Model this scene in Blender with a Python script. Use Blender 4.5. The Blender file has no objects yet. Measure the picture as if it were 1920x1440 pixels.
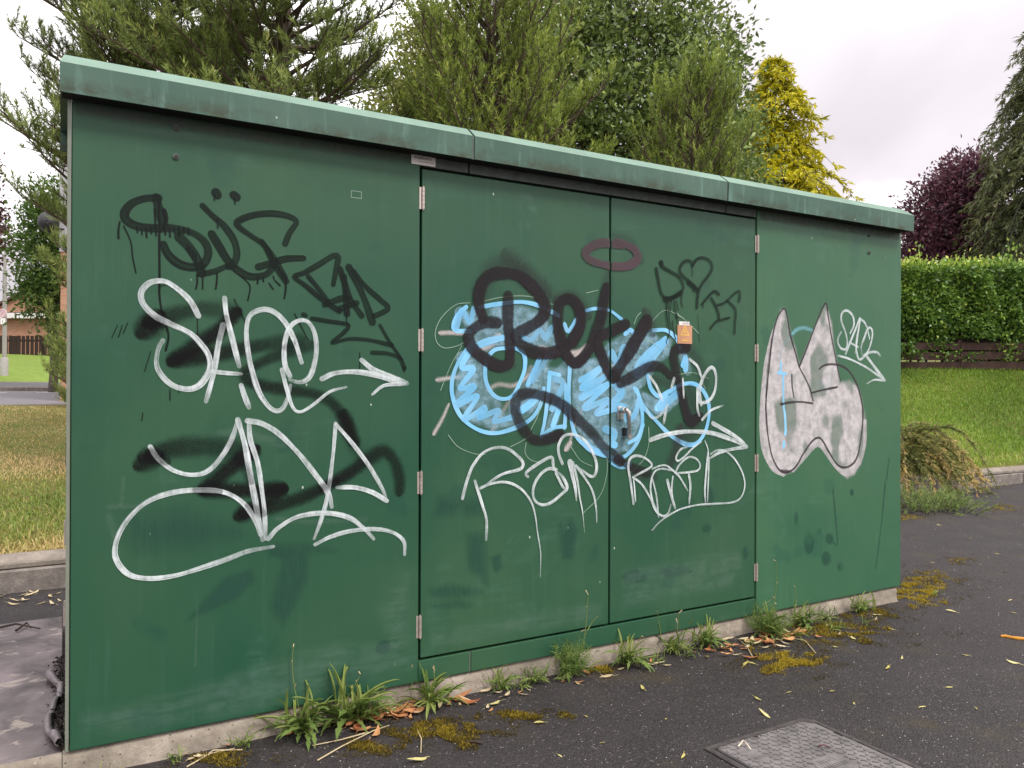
import bpy, bmesh, math, random
import numpy as np
from mathutils import Vector, Matrix

# ------------------------------------------------------------------ camera
HC = 1.2984                      # eye height above the asphalt
FPX = 1468.0                     # focal length in pixels of a 1920 px wide picture
PITCH, ROLL = 0.00222, 0.00313
scene = bpy.context.scene
col = scene.collection
cam_d = bpy.data.cameras.new("camera")
cam = bpy.data.objects.new("camera", cam_d)
col.objects.link(cam)
cam_d.sensor_fit = 'HORIZONTAL'
cam_d.sensor_width = 36.0
cam_d.lens = FPX / 1920.0 * 36.0
cam_d.clip_start = 0.05
cam_d.clip_end = 3000.0
_cp, _sp, _cr, _sr = math.cos(PITCH), math.sin(PITCH), math.cos(ROLL), math.sin(ROLL)
_fw = Vector((0, _cp, _sp)); _r0 = Vector((1, 0, 0)); _d0 = Vector((0, _sp, -_cp))
_rt = _cr * _r0 - _sr * _d0
_up = -(_sr * _r0 + _cr * _d0)
_m = Matrix((_rt, _up, -_fw)).transposed().to_4x4()
_m.translation = Vector((0, 0, HC))
cam.matrix_world = _m
scene.camera = cam

# ------------------------------------------------------------------ world: a bright, even overcast
SUN_TO = Vector((0.62, -0.42, 0.86)).normalized()          # towards the sun
sun_el = math.asin(SUN_TO.z)
sun_az = math.atan2(SUN_TO.x, SUN_TO.y)
world = bpy.data.worlds.new("World")
scene.world = world
world.use_nodes = True
wn, wl = world.node_tree.nodes, world.node_tree.links
wn.clear()
w_out = wn.new("ShaderNodeOutputWorld")
w_bg = wn.new("ShaderNodeBackground")
w_sky = wn.new("ShaderNodeTexSky")
w_sky.sky_type = 'NISHITA'
w_sky.sun_disc = False
w_sky.sun_elevation = sun_el
w_sky.sun_rotation = sun_az
w_sky.dust_density = 4.0
w_tc = wn.new("ShaderNodeTexCoord")
w_sep = wn.new("ShaderNodeSeparateXYZ")
wl.new(w_tc.outputs["Generated"], w_sep.inputs[0])
def wmath(op, a, b=None):
    n = wn.new("ShaderNodeMath"); n.operation = op
    for i, v in enumerate((a, b)):
        if v is None: continue
        if isinstance(v, (int, float)): n.inputs[i].default_value = v
        else: wl.new(v, n.inputs[i])
    return n.outputs[0]
_zz = wmath('ADD', wmath('MAXIMUM', w_sep.outputs[2], 0.0), 0.30)
w_cmb = wn.new("ShaderNodeCombineXYZ")
wl.new(wmath('DIVIDE', w_sep.outputs[0], _zz), w_cmb.inputs[0])
wl.new(wmath('DIVIDE', w_sep.outputs[1], _zz), w_cmb.inputs[1])
w_map = wn.new("ShaderNodeMapping")
w_map.inputs["Location"].default_value = (4.0, 1.0, 0.0)
wl.new(w_cmb.outputs[0], w_map.inputs[0])
w_noise = wn.new("ShaderNodeTexNoise")
w_noise.inputs["Scale"].default_value = 0.95
w_noise.inputs["Detail"].default_value = 5.0
w_noise.inputs["Roughness"].default_value = 0.45
w_noise.inputs["Distortion"].default_value = 0.35
wl.new(w_map.outputs[0], w_noise.inputs["Vector"])
w_ramp = wn.new("ShaderNodeValToRGB")
w_ramp.color_ramp.elements[0].position = 0.36
w_ramp.color_ramp.elements[0].color = (0.62, 0.575, 0.607, 1)
w_ramp.color_ramp.elements[1].position = 0.62
w_ramp.color_ramp.elements[1].color = (1.5, 1.47, 1.49, 1)
_e = w_ramp.color_ramp.elements.new(0.48); _e.color = (0.76, 0.705, 0.742, 1)
wl.new(w_noise.outputs["Fac"], w_ramp.inputs[0])
w_sk = wn.new("ShaderNodeMix"); w_sk.data_type = 'RGBA'; w_sk.blend_type = 'ADD'
w_skm = wn.new("ShaderNodeMix"); w_skm.data_type = 'RGBA'; w_skm.blend_type = 'MULTIPLY'
w_skm.inputs[0].default_value = 1.0
wl.new(w_sky.outputs[0], w_skm.inputs[6])
w_skm.inputs[7].default_value = (0.006, 0.006, 0.006, 1)       # clear sky only glimmers through the cloud deck
w_sk.inputs[0].default_value = 1.0
wl.new(w_ramp.outputs[0], w_sk.inputs[6])
wl.new(w_skm.outputs[2], w_sk.inputs[7])
# overcast luminance rises from the horizon to the zenith as (1 + 2 sin(elevation)) / 3
w_cie = wmath('MULTIPLY', wmath('ADD', wmath('MULTIPLY', wmath('MAXIMUM', w_sep.outputs[2], 0.0), 2.0), 1.0), 1.0 / 3.0)
wl.new(wmath('MULTIPLY', w_cie, 1.65), w_bg.inputs[1])
wl.new(w_sk.outputs[2], w_bg.inputs[0])
wl.new(w_bg.outputs[0], w_out.inputs[0])

sun_d = bpy.data.lights.new("sun", 'SUN')
sun_d.energy = 1.5
sun_d.angle = math.radians(14)
sun_d.color = (1.0, 0.96, 0.9)
sun = bpy.data.objects.new("sun", sun_d)
col.objects.link(sun)
sun.rotation_euler = (-SUN_TO).to_track_quat('-Z', 'Y').to_euler()
sun.location = (6, -6, 12)

vs = scene.view_settings
vs.view_transform = 'Standard'; vs.look = 'None'; vs.exposure = 0.66; vs.gamma = 1.0
vs.use_curve_mapping = False
scene.cycles.transparent_max_bounces = 64
scene.cycles.max_bounces = 8

# ------------------------------------------------------------------ helpers
RNG = np.random.default_rng(11)
random.seed(5)
PSI = 0.52022
E1 = np.array([math.cos(PSI), math.sin(PSI), 0.0])        # along the cabinet front
E2 = np.array([-math.sin(PSI), math.cos(PSI), 0.0])       # into its depth
CAB = np.array([-1.45067, 2.57656, 0.0])                  # foot of its front left corner
PLZ = 0.09                                                # top of the concrete plinth
KERB = np.array([-3.01, 4.92, 0.0])

def ray(px, py):
    U, V = px - 960.0, py - 720.0
    u = U * _cr + V * _sr; v = -U * _sr + V * _cr
    return np.array([u, FPX * _cp + v * _sp, FPX * _sp - v * _cp]) / FPX
def gnd(px, py, z=0.0):
    r = ray(px, py); return np.array([0, 0, HC]) + r * ((z - HC) / r[2])
def dist(px, py, Y):
    r = ray(px, py); return np.array([0, 0, HC]) + r * (Y / r[1])
def onp(px, py, yl=0.0):
    """photo point -> (x, z) metres on the cabinet front, z above the plinth"""
    r = ray(px, py); t = (np.dot(CAB, E2) + yl) / np.dot(r, E2); P = r * t
    return np.dot(P - CAB, E1), P[2] + HC - PLZ
def loc(s, t, z=0.0, o=CAB):
    return o + E1 * s + E2 * t + np.array([0, 0, z])

def smooth(a, b, x):
    t = np.clip((x - a) / (b - a), 0, 1); return t * t * (3 - 2 * t)
def wavy(x, y, seed=0, f=1.0):
    r = np.random.default_rng(seed); o = 0
    for i in range(6):
        a = r.uniform(0, 6.283); k = f * r.uniform(0.6, 2.2); p = r.uniform(0, 6.283)
        o = o + np.sin(k * (x * math.cos(a) + y * math.sin(a)) + p + 0.7 * np.sin(k * 0.6 * (y * math.cos(a) - x * math.sin(a))))
    return o / 6.0

def terrain(x, y):
    x = np.asarray(x, float); y = np.asarray(y, float)
    t = (x - KERB[0]) * E2[0] + (y - KERB[1]) * E2[1]
    zl = np.interp(t, [0, 12.5, 13.4, 22, 25, 36, 60, 400], [.16, .88, .86, 1.08, 1.26, 2.5, 4.0, 6.0])
    yk = KERB[1] + 0.572 * (x - KERB[0])
    zr = .16 + 1.55 * np.clip((y - yk) / np.maximum(17 - yk, 1.5), 0, 1) + 0.05 * np.clip(y - 17, 0, 40)
    w = smooth(0.5, 4.5, x)
    z = zl * (1 - w) + zr * w
    return z + 0.02 * wavy(x, y, 3, 2.2) * smooth(0.0, 1.0, t) * (t < 12.4)

def setp(o, label=None, cat=None, group=None, kind=None):
    if label: o["label"] = label
    if cat: o["category"] = cat
    if group: o["group"] = group
    if kind: o["kind"] = kind
    return o
def link(o, parent=None):
    col.objects.link(o)
    if parent is not None: o.parent = parent
    return o
def empty(name, location=(0, 0, 0), rz=0.0):
    o = bpy.data.objects.new(name, None); o.empty_display_size = 0.1
    o.location = Vector(location); o.rotation_euler = (0, 0, rz)
    return link(o)
def mobj(name, V, F, mat, parent=None, shade=False, location=None):
    me = bpy.data.meshes.new(name)
    me.from_pydata([tuple(v) for v in V], [], [tuple(f) for f in F]); me.update()
    if mat is not None: me.materials.append(mat)
    if shade: me.polygons.foreach_set("use_smooth", [True] * len(me.polygons))
    o = bpy.data.objects.new(name, me)
    if location is not None: o.location = Vector(location)
    return link(o, parent)
def big(name, V, F, mat, parent=None, tint=None, shade=False):
    """many same-size faces from numpy arrays"""
    V = np.asarray(V, np.float32); F = np.asarray(F, np.int32)
    me = bpy.data.meshes.new(name)
    n, m, k = len(V), len(F), F.shape[1]
    me.vertices.add(n); me.vertices.foreach_set("co", V.ravel())
    me.loops.add(m * k); me.loops.foreach_set("vertex_index", F.ravel())
    me.polygons.add(m)
    me.polygons.foreach_set("loop_start", np.arange(0, m * k, k, dtype=np.int32))
    me.polygons.foreach_set("loop_total", np.full(m, k, np.int32))
    if shade: me.polygons.foreach_set("use_smooth", np.ones(m, bool))
    me.update(calc_edges=True)
    if tint is not None:
        a = me.attributes.new("tint", 'FLOAT', 'POINT'); a.data.foreach_set("value", np.asarray(tint, np.float32))
    if mat is not None: me.materials.append(mat)
    return link(bpy.data.objects.new(name, me), parent)
def bm_obj(name, bm, mat, parent=None, shade=False):
    me = bpy.data.meshes.new(name); bm.to_mesh(me); bm.free()
    if mat is not None: me.materials.append(mat)
    if shade: me.polygons.foreach_set("use_smooth", [True] * len(me.polygons))
    return link(bpy.data.objects.new(name, me), parent)
def box_bm(bm, x0, x1, y0, y1, z0, z1, bev=0.0):
    vs_ = [bm.verts.new(p) for p in ((x0,y0,z0),(x1,y0,z0),(x1,y1,z0),(x0,y1,z0),(x0,y0,z1),(x1,y0,z1),(x1,y1,z1),(x0,y1,z1))]
    fs = [bm.faces.new([vs_[i] for i in f]) for f in ((0,3,2,1),(4,5,6,7),(0,1,5,4),(1,2,6,5),(2,3,7,6),(3,0,4,7))]
    if bev:
        ed = list({e for f in fs for e in f.edges})
        bmesh.ops.bevel(bm, geom=ed, offset=bev, segments=2, affect='EDGES', profile=0.6)
def box(name, x0, x1, y0, y1, z0, z1, mat, parent=None, bev=0.0):
    bm = bmesh.new(); box_bm(bm, x0, x1, y0, y1, z0, z1, bev)
    return bm_obj(name, bm, mat, parent)
def tube_arrays(paths, sides=5):
    """paths: list of (points (n,3), radii (n)) -> verts, quad faces"""
    V, F, o = [], [], 0
    ang = np.linspace(0, 2 * np.pi, sides, endpoint=False)
    for P, R in paths:
        P = np.asarray(P, float); n = len(P); R = np.broadcast_to(np.asarray(R, float), (n,))
        T = np.gradient(P, axis=0); T /= np.linalg.norm(T, axis=1)[:, None] + 1e-9
        ref = np.where(np.abs(T[:, 2:3]) > 0.9, np.array([[1., 0, 0]]), np.array([[0., 0, 1]]))
        A = np.cross(T, ref); A /= np.linalg.norm(A, axis=1)[:, None] + 1e-9
        B = np.cross(T, A)
        ring = P[:, None] + R[:, None, None] * (np.cos(ang)[None, :, None] * A[:, None] + np.sin(ang)[None, :, None] * B[:, None])
        V.append(ring.reshape(-1, 3))
        i = np.arange(n - 1)[:, None] * sides + o; j = np.arange(sides)[None]; j2 = (j + 1) % sides
        F.append(np.stack([i + j, i + j2, i + sides + j2, i + sides + j], -1).reshape(-1, 4))
        o += n * sides
    return np.concatenate(V), np.concatenate(F)
def tubes(name, paths, mat, parent=None, sides=6):
    V, F = tube_arrays(paths, sides); return big(name, V, F, mat, parent, shade=True)

# ------------------------------------------------------------------ material helpers
class NT:
    def __init__(self, name):
        self.m = bpy.data.materials.new(name); self.m.use_nodes = True
        self.n, self.l = self.m.node_tree.nodes, self.m.node_tree.links
        self.b = self.n["Principled BSDF"]; self.out = self.n["Material Output"]
        self.tc = None
    def set(self, **k):
        for a, v in k.items():
            i = self.b.inputs[a.replace("_", " ")]
            if hasattr(v, "is_output"): self.l.new(v, i)
            else: i.default_value = v
        return self
    def coord(self, which="Object", scale=(1, 1, 1), loc_=(0, 0, 0), rot=(0, 0, 0)):
        if self.tc is None: self.tc = self.n.new("ShaderNodeTexCoord")
        mp = self.n.new("ShaderNodeMapping"); self.l.new(self.tc.outputs[which], mp.inputs[0])
        mp.inputs["Scale"].default_value = scale; mp.inputs["Location"].default_value = loc_; mp.inputs["Rotation"].default_value = rot
        return mp.outputs[0]
    def noise(self, vec, scale, detail=4, rough=0.5, dist_=0.0):
        n = self.n.new("ShaderNodeTexNoise")
        n.inputs["Scale"].default_value = scale; n.inputs["Detail"].default_value = detail
        n.inputs["Roughness"].default_value = rough; n.inputs["Distortion"].default_value = dist_
        self.l.new(vec, n.inputs["Vector"]); return n.outputs["Fac"]
    def voronoi(self, vec, scale, out="Distance", feature='F1'):
        n = self.n.new("ShaderNodeTexVoronoi"); n.feature = feature; n.inputs["Scale"].default_value = scale
        self.l.new(vec, n.inputs["Vector"]); return n.outputs[out]
    def ramp(self, fac, stops, interp='LINEAR'):
        n = self.n.new("ShaderNodeValToRGB"); cr = n.color_ramp; cr.interpolation = interp
        while len(cr.elements) < len(stops): cr.elements.new(0.5)
        for e, (p, c) in zip(cr.elements, stops):
            e.position = p; e.color = (c, c, c, 1) if isinstance(c, (int, float)) else (*c, 1)
        self.l.new(fac, n.inputs[0]); return n.outputs[0]
    def mix(self, fac, a, b, mode='MIX'):
        n = self.n.new("ShaderNodeMix"); n.data_type = 'RGBA'; n.blend_type = mode
        for i, v in ((0, fac), (6, a), (7, b)):
            if hasattr(v, "is_output"): self.l.new(v, n.inputs[i])
            elif i == 0: n.inputs[0].default_value = v
            else: n.inputs[i].default_value = (*v, 1) if len(v) == 3 else v
        return n.outputs[2]
    def math(self, op, a, b=0.5, c=None, clamp=False):
        n = self.n.new("ShaderNodeMath"); n.operation = op; n.use_clamp = clamp
        for i, v in enumerate((a, b, c)):
            if v is None: continue
            if hasattr(v, "is_output"): self.l.new(v, n.inputs[i])
            else: n.inputs[i].default_value = v
        return n.outputs[0]
    def bump(self, h, strength=0.3, dist_=0.01):
        n = self.n.new("ShaderNodeBump"); n.inputs["Strength"].default_value = strength; n.inputs["Distance"].default_value = dist_
        self.l.new(h, n.inputs["Height"]); self.l.new(n.outputs[0], self.b.inputs["Normal"]); return self
    def attr(self, name):
        n = self.n.new("ShaderNodeAttribute"); n.attribute_name = name; return n.outputs["Fac"]
    def translucent(self, color, amount=0.3):
        t = self.n.new("ShaderNodeBsdfTranslucent"); mx = self.n.new("ShaderNodeMixShader")
        if hasattr(color, "is_output"): self.l.new(color, t.inputs[0])
        else: t.inputs[0].default_value = (*color, 1)
        mx.inputs[0].default_value = amount
        self.l.new(self.b.outputs[0], mx.inputs[1]); self.l.new(t.outputs[0], mx.inputs[2])
        self.l.new(mx.outputs[0], self.out.inputs[0]); return self

def plain(name, c, rough=0.6, metal=0.0, var=0.15, scale=12.0, spec=0.4):
    t = NT(name); v = t.coord()
    f = t.noise(v, scale, 4, 0.6)
    lo = tuple(x * (1 - var) for x in c); hi = tuple(min(1, x * (1 + var)) for x in c)
    t.set(Base_Color=t.ramp(f, [(0.3, lo), (0.7, hi)]), Roughness=rough, Metallic=metal, Specular_IOR_Level=spec)
    return t.m
def foliage(name, stops, trans=0.3, rough=0.55, spec=0.3):
    t = NT(name); c = t.ramp(t.attr("tint"), stops)
    t.set(Base_Color=c, Roughness=rough, Specular_IOR_Level=spec)
    t.translucent(c, trans); return t.m
# ================================================================== the setting
def mat_asphalt():
    t = NT("asphalt"); v = t.coord()
    big_ = t.noise(v, 0.55, 4, 0.55, 0.6)
    mid = t.noise(v, 3.5, 5, 0.6)
    base = t.ramp(big_, [(0.34, (0.011, 0.0092, 0.0090)), (0.66, (0.034, 0.0285, 0.0280))])
    base = t.mix(t.ramp(mid, [(0.45, 0.0), (0.72, 0.55)]), base, (0.062, 0.052, 0.050))
    agg = t.voronoi(v, 125, "Color"); aggd = t.voronoi(v, 125, "Distance")
    sp = t.n.new("ShaderNodeSeparateColor"); t.l.new(agg, sp.inputs[0])
    base = t.mix(t.ramp(sp.outputs[0], [(0.0, 0.0), (1.0, 0.75)]), base, (0.066, 0.056, 0.054))
    base = t.mix(t.ramp(sp.outputs[1], [(0.972, 0.0), (0.985, 0.6)]), base, (0.19, 0.17, 0.16))
    base = t.mix(t.ramp(aggd, [(0.0, 0.0), (0.75, 0.55)]), base, (0.012, 0.010, 0.011))
    moss = t.ramp(t.noise(v, 1.6, 6, 0.65), [(0.56, 0.0), (0.70, 0.6)])
    base = t.mix(moss, base, (0.060, 0.044, 0.016))
    t.set(Base_Color=base, Roughness=t.ramp(big_, [(0.3, 0.62), (0.7, 0.85)]), Specular_IOR_Level=0.4)
    h = t.math('ADD', t.math('MULTIPLY', aggd, -0.8), t.math('MULTIPLY', t.noise(v, 60, 3), 0.6))
    t.bump(h, 0.85, 0.006); return t.m
def mat_concrete(name, c=(0.30, 0.27, 0.235), dark=(0.10, 0.085, 0.065), sc=1.0, holes=True):
    t = NT(name); v = t.coord(scale=(sc, sc, sc))
    f = t.noise(v, 6, 8, 0.65); g = t.noise(v, 38, 5, 0.7)
    base = t.ramp(f, [(0.3, dark), (0.5, tuple((a + b) / 2 for a, b in zip(c, dark))), (0.68, c)])
    base = t.mix(t.ramp(g, [(0.3, 0.5), (0.55, 0.0)]), base, tuple(x * 0.45 for x in c))
    base = t.mix(t.ramp(g, [(0.62, 0.0), (0.75, 0.5)]), base, tuple(min(1, x * 1.5) for x in c))
    if holes:
        d = t.voronoi(v, 42)
        base = t.mix(t.ramp(d, [(0.08, 0.8), (0.16, 0.0)]), base, (0.035, 0.030, 0.026))
    t.set(Base_Color=base, Roughness=0.9, Specular_IOR_Level=0.25)
    t.bump(t.math('ADD', f, t.math('MULTIPLY', g, 0.6)), 0.7, 0.012); return t.m
def mat_turf():
    t = NT("turf"); v = t.coord()
    f = t.noise(v, 0.8, 5, 0.6); g = t.noise(v, 26, 4, 0.65)
    base = t.ramp(f, [(0.34, (0.22, 0.165, 0.065)), (0.5, (0.17, 0.165, 0.045)), (0.66, (0.10, 0.155, 0.028))])
    base = t.mix(t.ramp(g, [(0.35, 0.7), (0.62, 0.0)]), base, (0.045, 0.05, 0.016))
    t.set(Base_Color=base, Roughness=0.9, Specular_IOR_Level=0.15)
    t.bump(g, 0.8, 0.03); return t.m
def mat_far_turf():
    t = NT("mown_turf"); v = t.coord()
    g = t.noise(v, 5, 5, 0.6)
    t.set(Base_Color=t.ramp(g, [(0.3, (0.115, 0.185, 0.028)), (0.7, (0.20, 0.27, 0.05))]), Roughness=0.9, Specular_IOR_Level=0.15)
    t.bump(t.noise(v, 30, 3), 0.6, 0.03); return t.m

M_asphalt = mat_asphalt()
M_conc = mat_concrete("weathered_concrete", (0.40, 0.345, 0.28), (0.16, 0.135, 0.105))
M_cope = mat_concrete("coping_concrete", (0.31, 0.27, 0.225), (0.15, 0.128, 0.105), 1.3)
M_kerb = mat_concrete("kerb_concrete", (0.30, 0.265, 0.235), (0.13, 0.112, 0.098), 1.6)
M_turf = mat_turf(); M_farturf = mat_far_turf()
M_road = plain("road_surface", (0.15, 0.14, 0.15), 0.85, var=0.2, scale=4)
M_pave = plain("pavement_surface", (0.10, 0.095, 0.095), 0.85, var=0.25, scale=3)
M_paint = plain("road_paint", (0.55, 0.54, 0.52), 0.7, var=0.3, scale=6)
M_soil = plain("soil", (0.05, 0.042, 0.03), 0.95)

# broad base sheet to the horizon, then the asphalt yard in front of the kerb
o = mobj("ground", [(-900, -900, -.06), (900, -900, -.06), (900, 900, -.06), (-900, 900, -.06)], [(0, 1, 2, 3)], M_turf); setp(o, kind="structure")
q = [loc(-60, -70, 0, KERB), loc(70, -70, 0, KERB), loc(70, 0.02, 0, KERB), loc(-60, 0.02, 0, KERB)]
o = mobj("asphalt", q, [(0, 1, 2, 3)], M_asphalt); setp(o, kind="structure")

def sheet(name, ss, ts, mat, dz=0.0):
    S, T = np.meshgrid(ss, ts, indexing='ij')
    X = KERB[0] + E1[0] * S + E2[0] * T; Y = KERB[1] + E1[1] * S + E2[1] * T
    Z = terrain(X, Y) + dz
    V = np.stack([X, Y, Z], -1).reshape(-1, 3)
    a, b = len(ss), len(ts); i = np.arange(a - 1)[:, None] * b + np.arange(b - 1)[None]
    F = np.stack([i, i + b, i + b + 1, i + 1], -1).reshape(-1, 4)
    o = big(name, V, F, mat, shade=True); setp(o, kind="structure"); return o
ss = np.concatenate([np.linspace(-60, -9, 18), np.linspace(-8.5, 30, 100), np.linspace(33, 90, 12)])
sheet("grass_bank", ss, np.concatenate([np.linspace(0.10, 13.2, 50), np.linspace(14, 22, 8), np.linspace(25, 60, 24), np.linspace(75, 400, 10)]), M_turf)
sheet("road", np.linspace(-60, 7, 50), np.linspace(13.4, 22.0, 8), M_road, 0.012)
sheet("pavement", np.linspace(-60, 7, 50), np.linspace(22.14, 24.9, 4), M_pave, 0.12)
sheet("lawn", np.linspace(-60, 7, 50), np.linspace(24.9, 37.5, 14), M_farturf, 0.12)
# white dashes at the far edge of the road
for i in range(9):
    s0 = -9.5 + i * 1.5
    P = [loc(s0 + a, t, 0, KERB) for a, t in ((0, 20.2), (0.8, 20.2), (0.8, 20.45), (0, 20.45))]
    for p in P: p[2] = float(terrain(p[0], p[1])) + 0.022
    o = mobj("road_marking", P, [(0, 1, 2, 3)], M_paint); setp(o, kind="structure")

# kerbs: precast stones laid end to end
def kerb_run(name, s0, s1, t0, prof, step, mat, z0fun=None):
    root = empty(name, loc(0, 0, 0, KERB), PSI); setp(root, kind="structure")
    n = int((s1 - s0) / step)
    me = None
    for i in range(n):
        s = s0 + i * step
        if me is None:
            m = len(prof); V = []
            for x in (0.004, step - 0.006):
                V += [(x, y, z) for y, z in prof]
            F = [tuple(range(m - 1, -1, -1)), tuple(range(m, 2 * m))] + [(j, (j + 1) % m, m + (j + 1) % m, m + j) for j in range(m)]
            ob = mobj("kerb_stone", V, F, mat, root); me = ob.data
            bm = bmesh.new(); bm.from_mesh(me); bmesh.ops.bevel(bm, geom=list(bm.edges), offset=0.008, segments=1, affect='EDGES'); bm.to_mesh(me); bm.free()
        else:
            ob = bpy.data.objects.new("kerb_stone", me); link(ob, root)
        w = loc(s, t0, 0, KERB)
        z = 0.0 if z0fun is None else z0fun(w)
        ob.location = (s, t0 + random.uniform(-.004, .004), z + random.uniform(-.004, .004))
        ob.rotation_euler = (random.uniform(-.006, .006), 0, random.uniform(-.003, .003))
    return root
kerb_run("kerb", -7.72, 24, 0.0, [(0, -.1), (0.16, -.1), (0.16, .135), (0, .135)], 0.914, M_kerb)
kerb_run("kerb_coping", -7.9, 24, 0.035, [(0, .14), (0.20, .14), (0.20, .205), (0.10, .215), (0.0, .18)], 0.914, M_cope)
kerb_run("far_kerb", -30, 8, 22.0, [(0, -.1), (0.14, -.1), (0.14, .135), (0, .125)], 0.914, M_kerb, lambda w: float(terrain(w[0], w[1])))

# ------------------------------------------------------------------ houses, fence and lamp beyond the road
def mat_brick(name, c1, c2, mortar, s=1.0):
    t = NT(name); v = t.coord(rot=(math.radians(90), 0, 0))
    n = t.n.new("ShaderNodeTexBrick"); t.l.new(v, n.inputs[0])
    n.inputs["Color1"].default_value = (*c1, 1); n.inputs["Color2"].default_value = (*c2, 1); n.inputs["Mortar"].default_value = (*mortar, 1)
    n.inputs["Scale"].default_value = 1.0; n.inputs["Brick Width"].default_value = 0.225; n.inputs["Row Height"].default_value = 0.075
    n.inputs["Mortar Size"].default_value = 0.010
    t.set(Base_Color=n.outputs[0], Roughness=0.9); t.bump(n.outputs["Fac"], -0.4, 0.006); return t.m
M_brick = mat_brick("red_brick", (0.42, 0.19, 0.11), (0.52, 0.25, 0.15), (0.40, 0.30, 0.23))
M_white = plain("white_board", (0.80, 0.78, 0.77), 0.5, var=0.04)
M_tile = plain("roof_tile", (0.11, 0.075, 0.06), 0.8, var=0.3, scale=6)
M_clad = plain("grey_cladding", (0.42, 0.41, 0.44), 0.6, var=0.06)
M_fence = plain("stained_timber", (0.036, 0.020, 0.015), 0.8, var=0.4, scale=7)
M_steel = plain("galvanised_steel", (0.42, 0.40, 0.38), 0.5, 0.2, 0.15)
M_pole = plain("painted_pole", (0.30, 0.285, 0.26), 0.6, 0.0, 0.12)
M_dark = plain("dark_plastic", (0.025, 0.025, 0.027), 0.5)
M_glass = NT("window_glass").set(Base_Color=(0.02, 0.025, 0.03, 1), Roughness=0.08, Specular_IOR_Level=0.8).m

FD = 36.0
p = dist(60, 678, FD); FZ = p[2]
fence = empty("picket_fence", (p[0], p[1], FZ)); setp(fence, "dark brown timber picket fence in front of the low brick house", "fence")
pw = 0.162; me = None
for i in range(-34, 60):
    wide = 0.15 if i != -3 else 0.2
    x = i * 0.20
    if me is None:
        pk = box("picket", -0.078, 0.078, -0.012, 0.012, 0.0, 1.19, M_fence, fence, 0.004); me = pk.data
    else:
        pk = link(bpy.data.objects.new("picket", me), fence)
    pk.location = (x, 0, random.uniform(-.012, .012)); pk.scale.x = random.uniform(.95, 1.04) if i != -4 else 1.5
for z in (0.24, 0.92):
    box("fence_rail", -7, 12, 0.014, 0.06, z, z + 0.09, M_fence, fence)
for i in range(8):
    box("fence_post", -6.8 + i * 2.4, -6.7 + i * 2.4, 0.062, 0.15, -0.2, 1.1, M_fence, fence)

h0 = dist(0, 640, 39.5)
house = empty("brick_bungalow", (h0[0], 39.5, FZ - 0.2)); setp(house, "low brick house with white fascia board behind the picket fence", "house")
zt = dist(60, 597, 39.5)[2] - (FZ - .2); zf = dist(60, 588, 39.5)[2] - (FZ - .2)
box("wall", -9, 3.5, 0, 6, -0.5, zt, M_brick, house)
box("fascia", -9.3, 3.8, -0.35, -0.3, zt - 0.02, zf, M_white, house)
box("flat_roof", -9.25, 3.75, -0.299, 6.2, zf - 0.08, zf + 0.05, M_tile, house)
win = box("window", -6.2, -4.6, -0.03, 0.05, 0.9, 2.0, M_white, house, 0.01)
for k in range(2): box("pane", -6.12 + k * .78, -5.42 + k * .78, -0.045, -0.032, 0.98, 1.92, M_glass, win)
gx, gy = 1.2, 9.0   # gable of the next house rising behind
g = dist(45, 570, 48.0); gz = g[2] - (FZ - .2)
zb_ = zf - 0.3
gable = empty("brick_gable_house", (g[0], 48.0, FZ - .2)); setp(gable, "brick gable with dark tiled roof rising behind the white fascia", "house")
mobj("wall", [(-3, 0, zb_ - 3), (3.2, 0, zb_ - 3), (3.2, 0, gz - 0.2), (.6, 0, gz + 0.9), (-3, 0, gz - 0.9),
              (-3, 7, zb_ - 3), (3.2, 7, zb_ - 3), (3.2, 7, gz - 0.2), (.6, 7, gz + 0.9), (-3, 7, gz - 0.9)],
     [(0, 1, 2, 3, 4), (9, 8, 7, 6, 5), (0, 5, 6, 1), (1, 6, 7, 2), (4, 9, 5, 0)], M_brick, gable)
for xa, za, xb, zb2 in ((-3.3, gz - .99, .6, gz + .93), (.6, gz + .93, 3.5, gz - .3)):
    mobj("roof", [(xa, -.25, za), (xb, -.25, zb2), (xb, 7.2, zb2), (xa, 7.2, za), (xa, -.25, za + .14), (xb, -.25, zb2 + .14), (xb, 7.2, zb2 + .14), (xa, 7.2, za + .14)],
         [(0, 1, 2, 3), (7, 6, 5, 4), (0, 4, 5, 1), (1, 5, 6, 2), (2, 6, 7, 3), (3, 7, 4, 0)], M_tile, gable)

# taller house close behind the cabinet: brick below, pale cladding above, a dish on its corner
c0 = dist(112, 500, 18.0); ch = float(terrain(c0[0], c0[1]))
tall = empty("clad_house", (c0[0], 18.0, ch)); setp(tall, "brick house with pale grey clad upper storey and dark dish at its corner", "house")
zc = dist(112, 472, 18.0)[2] - ch; zt2 = dist(112, 262, 18.0)[2] - ch
box("wall", 0.02, 5.4, 0, 5, -0.6, zc, M_brick, tall)
box("cladding", 0.0, 5.42, -0.02, 5.02, zc + .002, zt2, M_clad, tall)
box("roof", -0.15, 5.6, -0.2, 5.2, zt2 + .002, zt2 + 0.14, M_tile, tall)
for k in range(2):
    w_ = box("window", 1.2 + k * 2.2, 2.3 + k * 2.2, -.06, -.022, zc + .7, zc + 1.7, M_white, tall, .01)
    box("pane", 1.28 + k * 2.2, 2.22 + k * 2.2, -.075, -.062, zc + .78, zc + 1.62, M_glass, w_)
dc = dist(97, 420, 17.9); bm = bmesh.new()
V, F = [], []
for i in range(6):
    r = 0.235 * i / 5
    for j in range(20):
        a = j * math.pi / 10; V.append((r * math.cos(a) * 0.9, -0.10 + 0.16 * (r / .24) ** 2, r * math.sin(a)))
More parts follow.
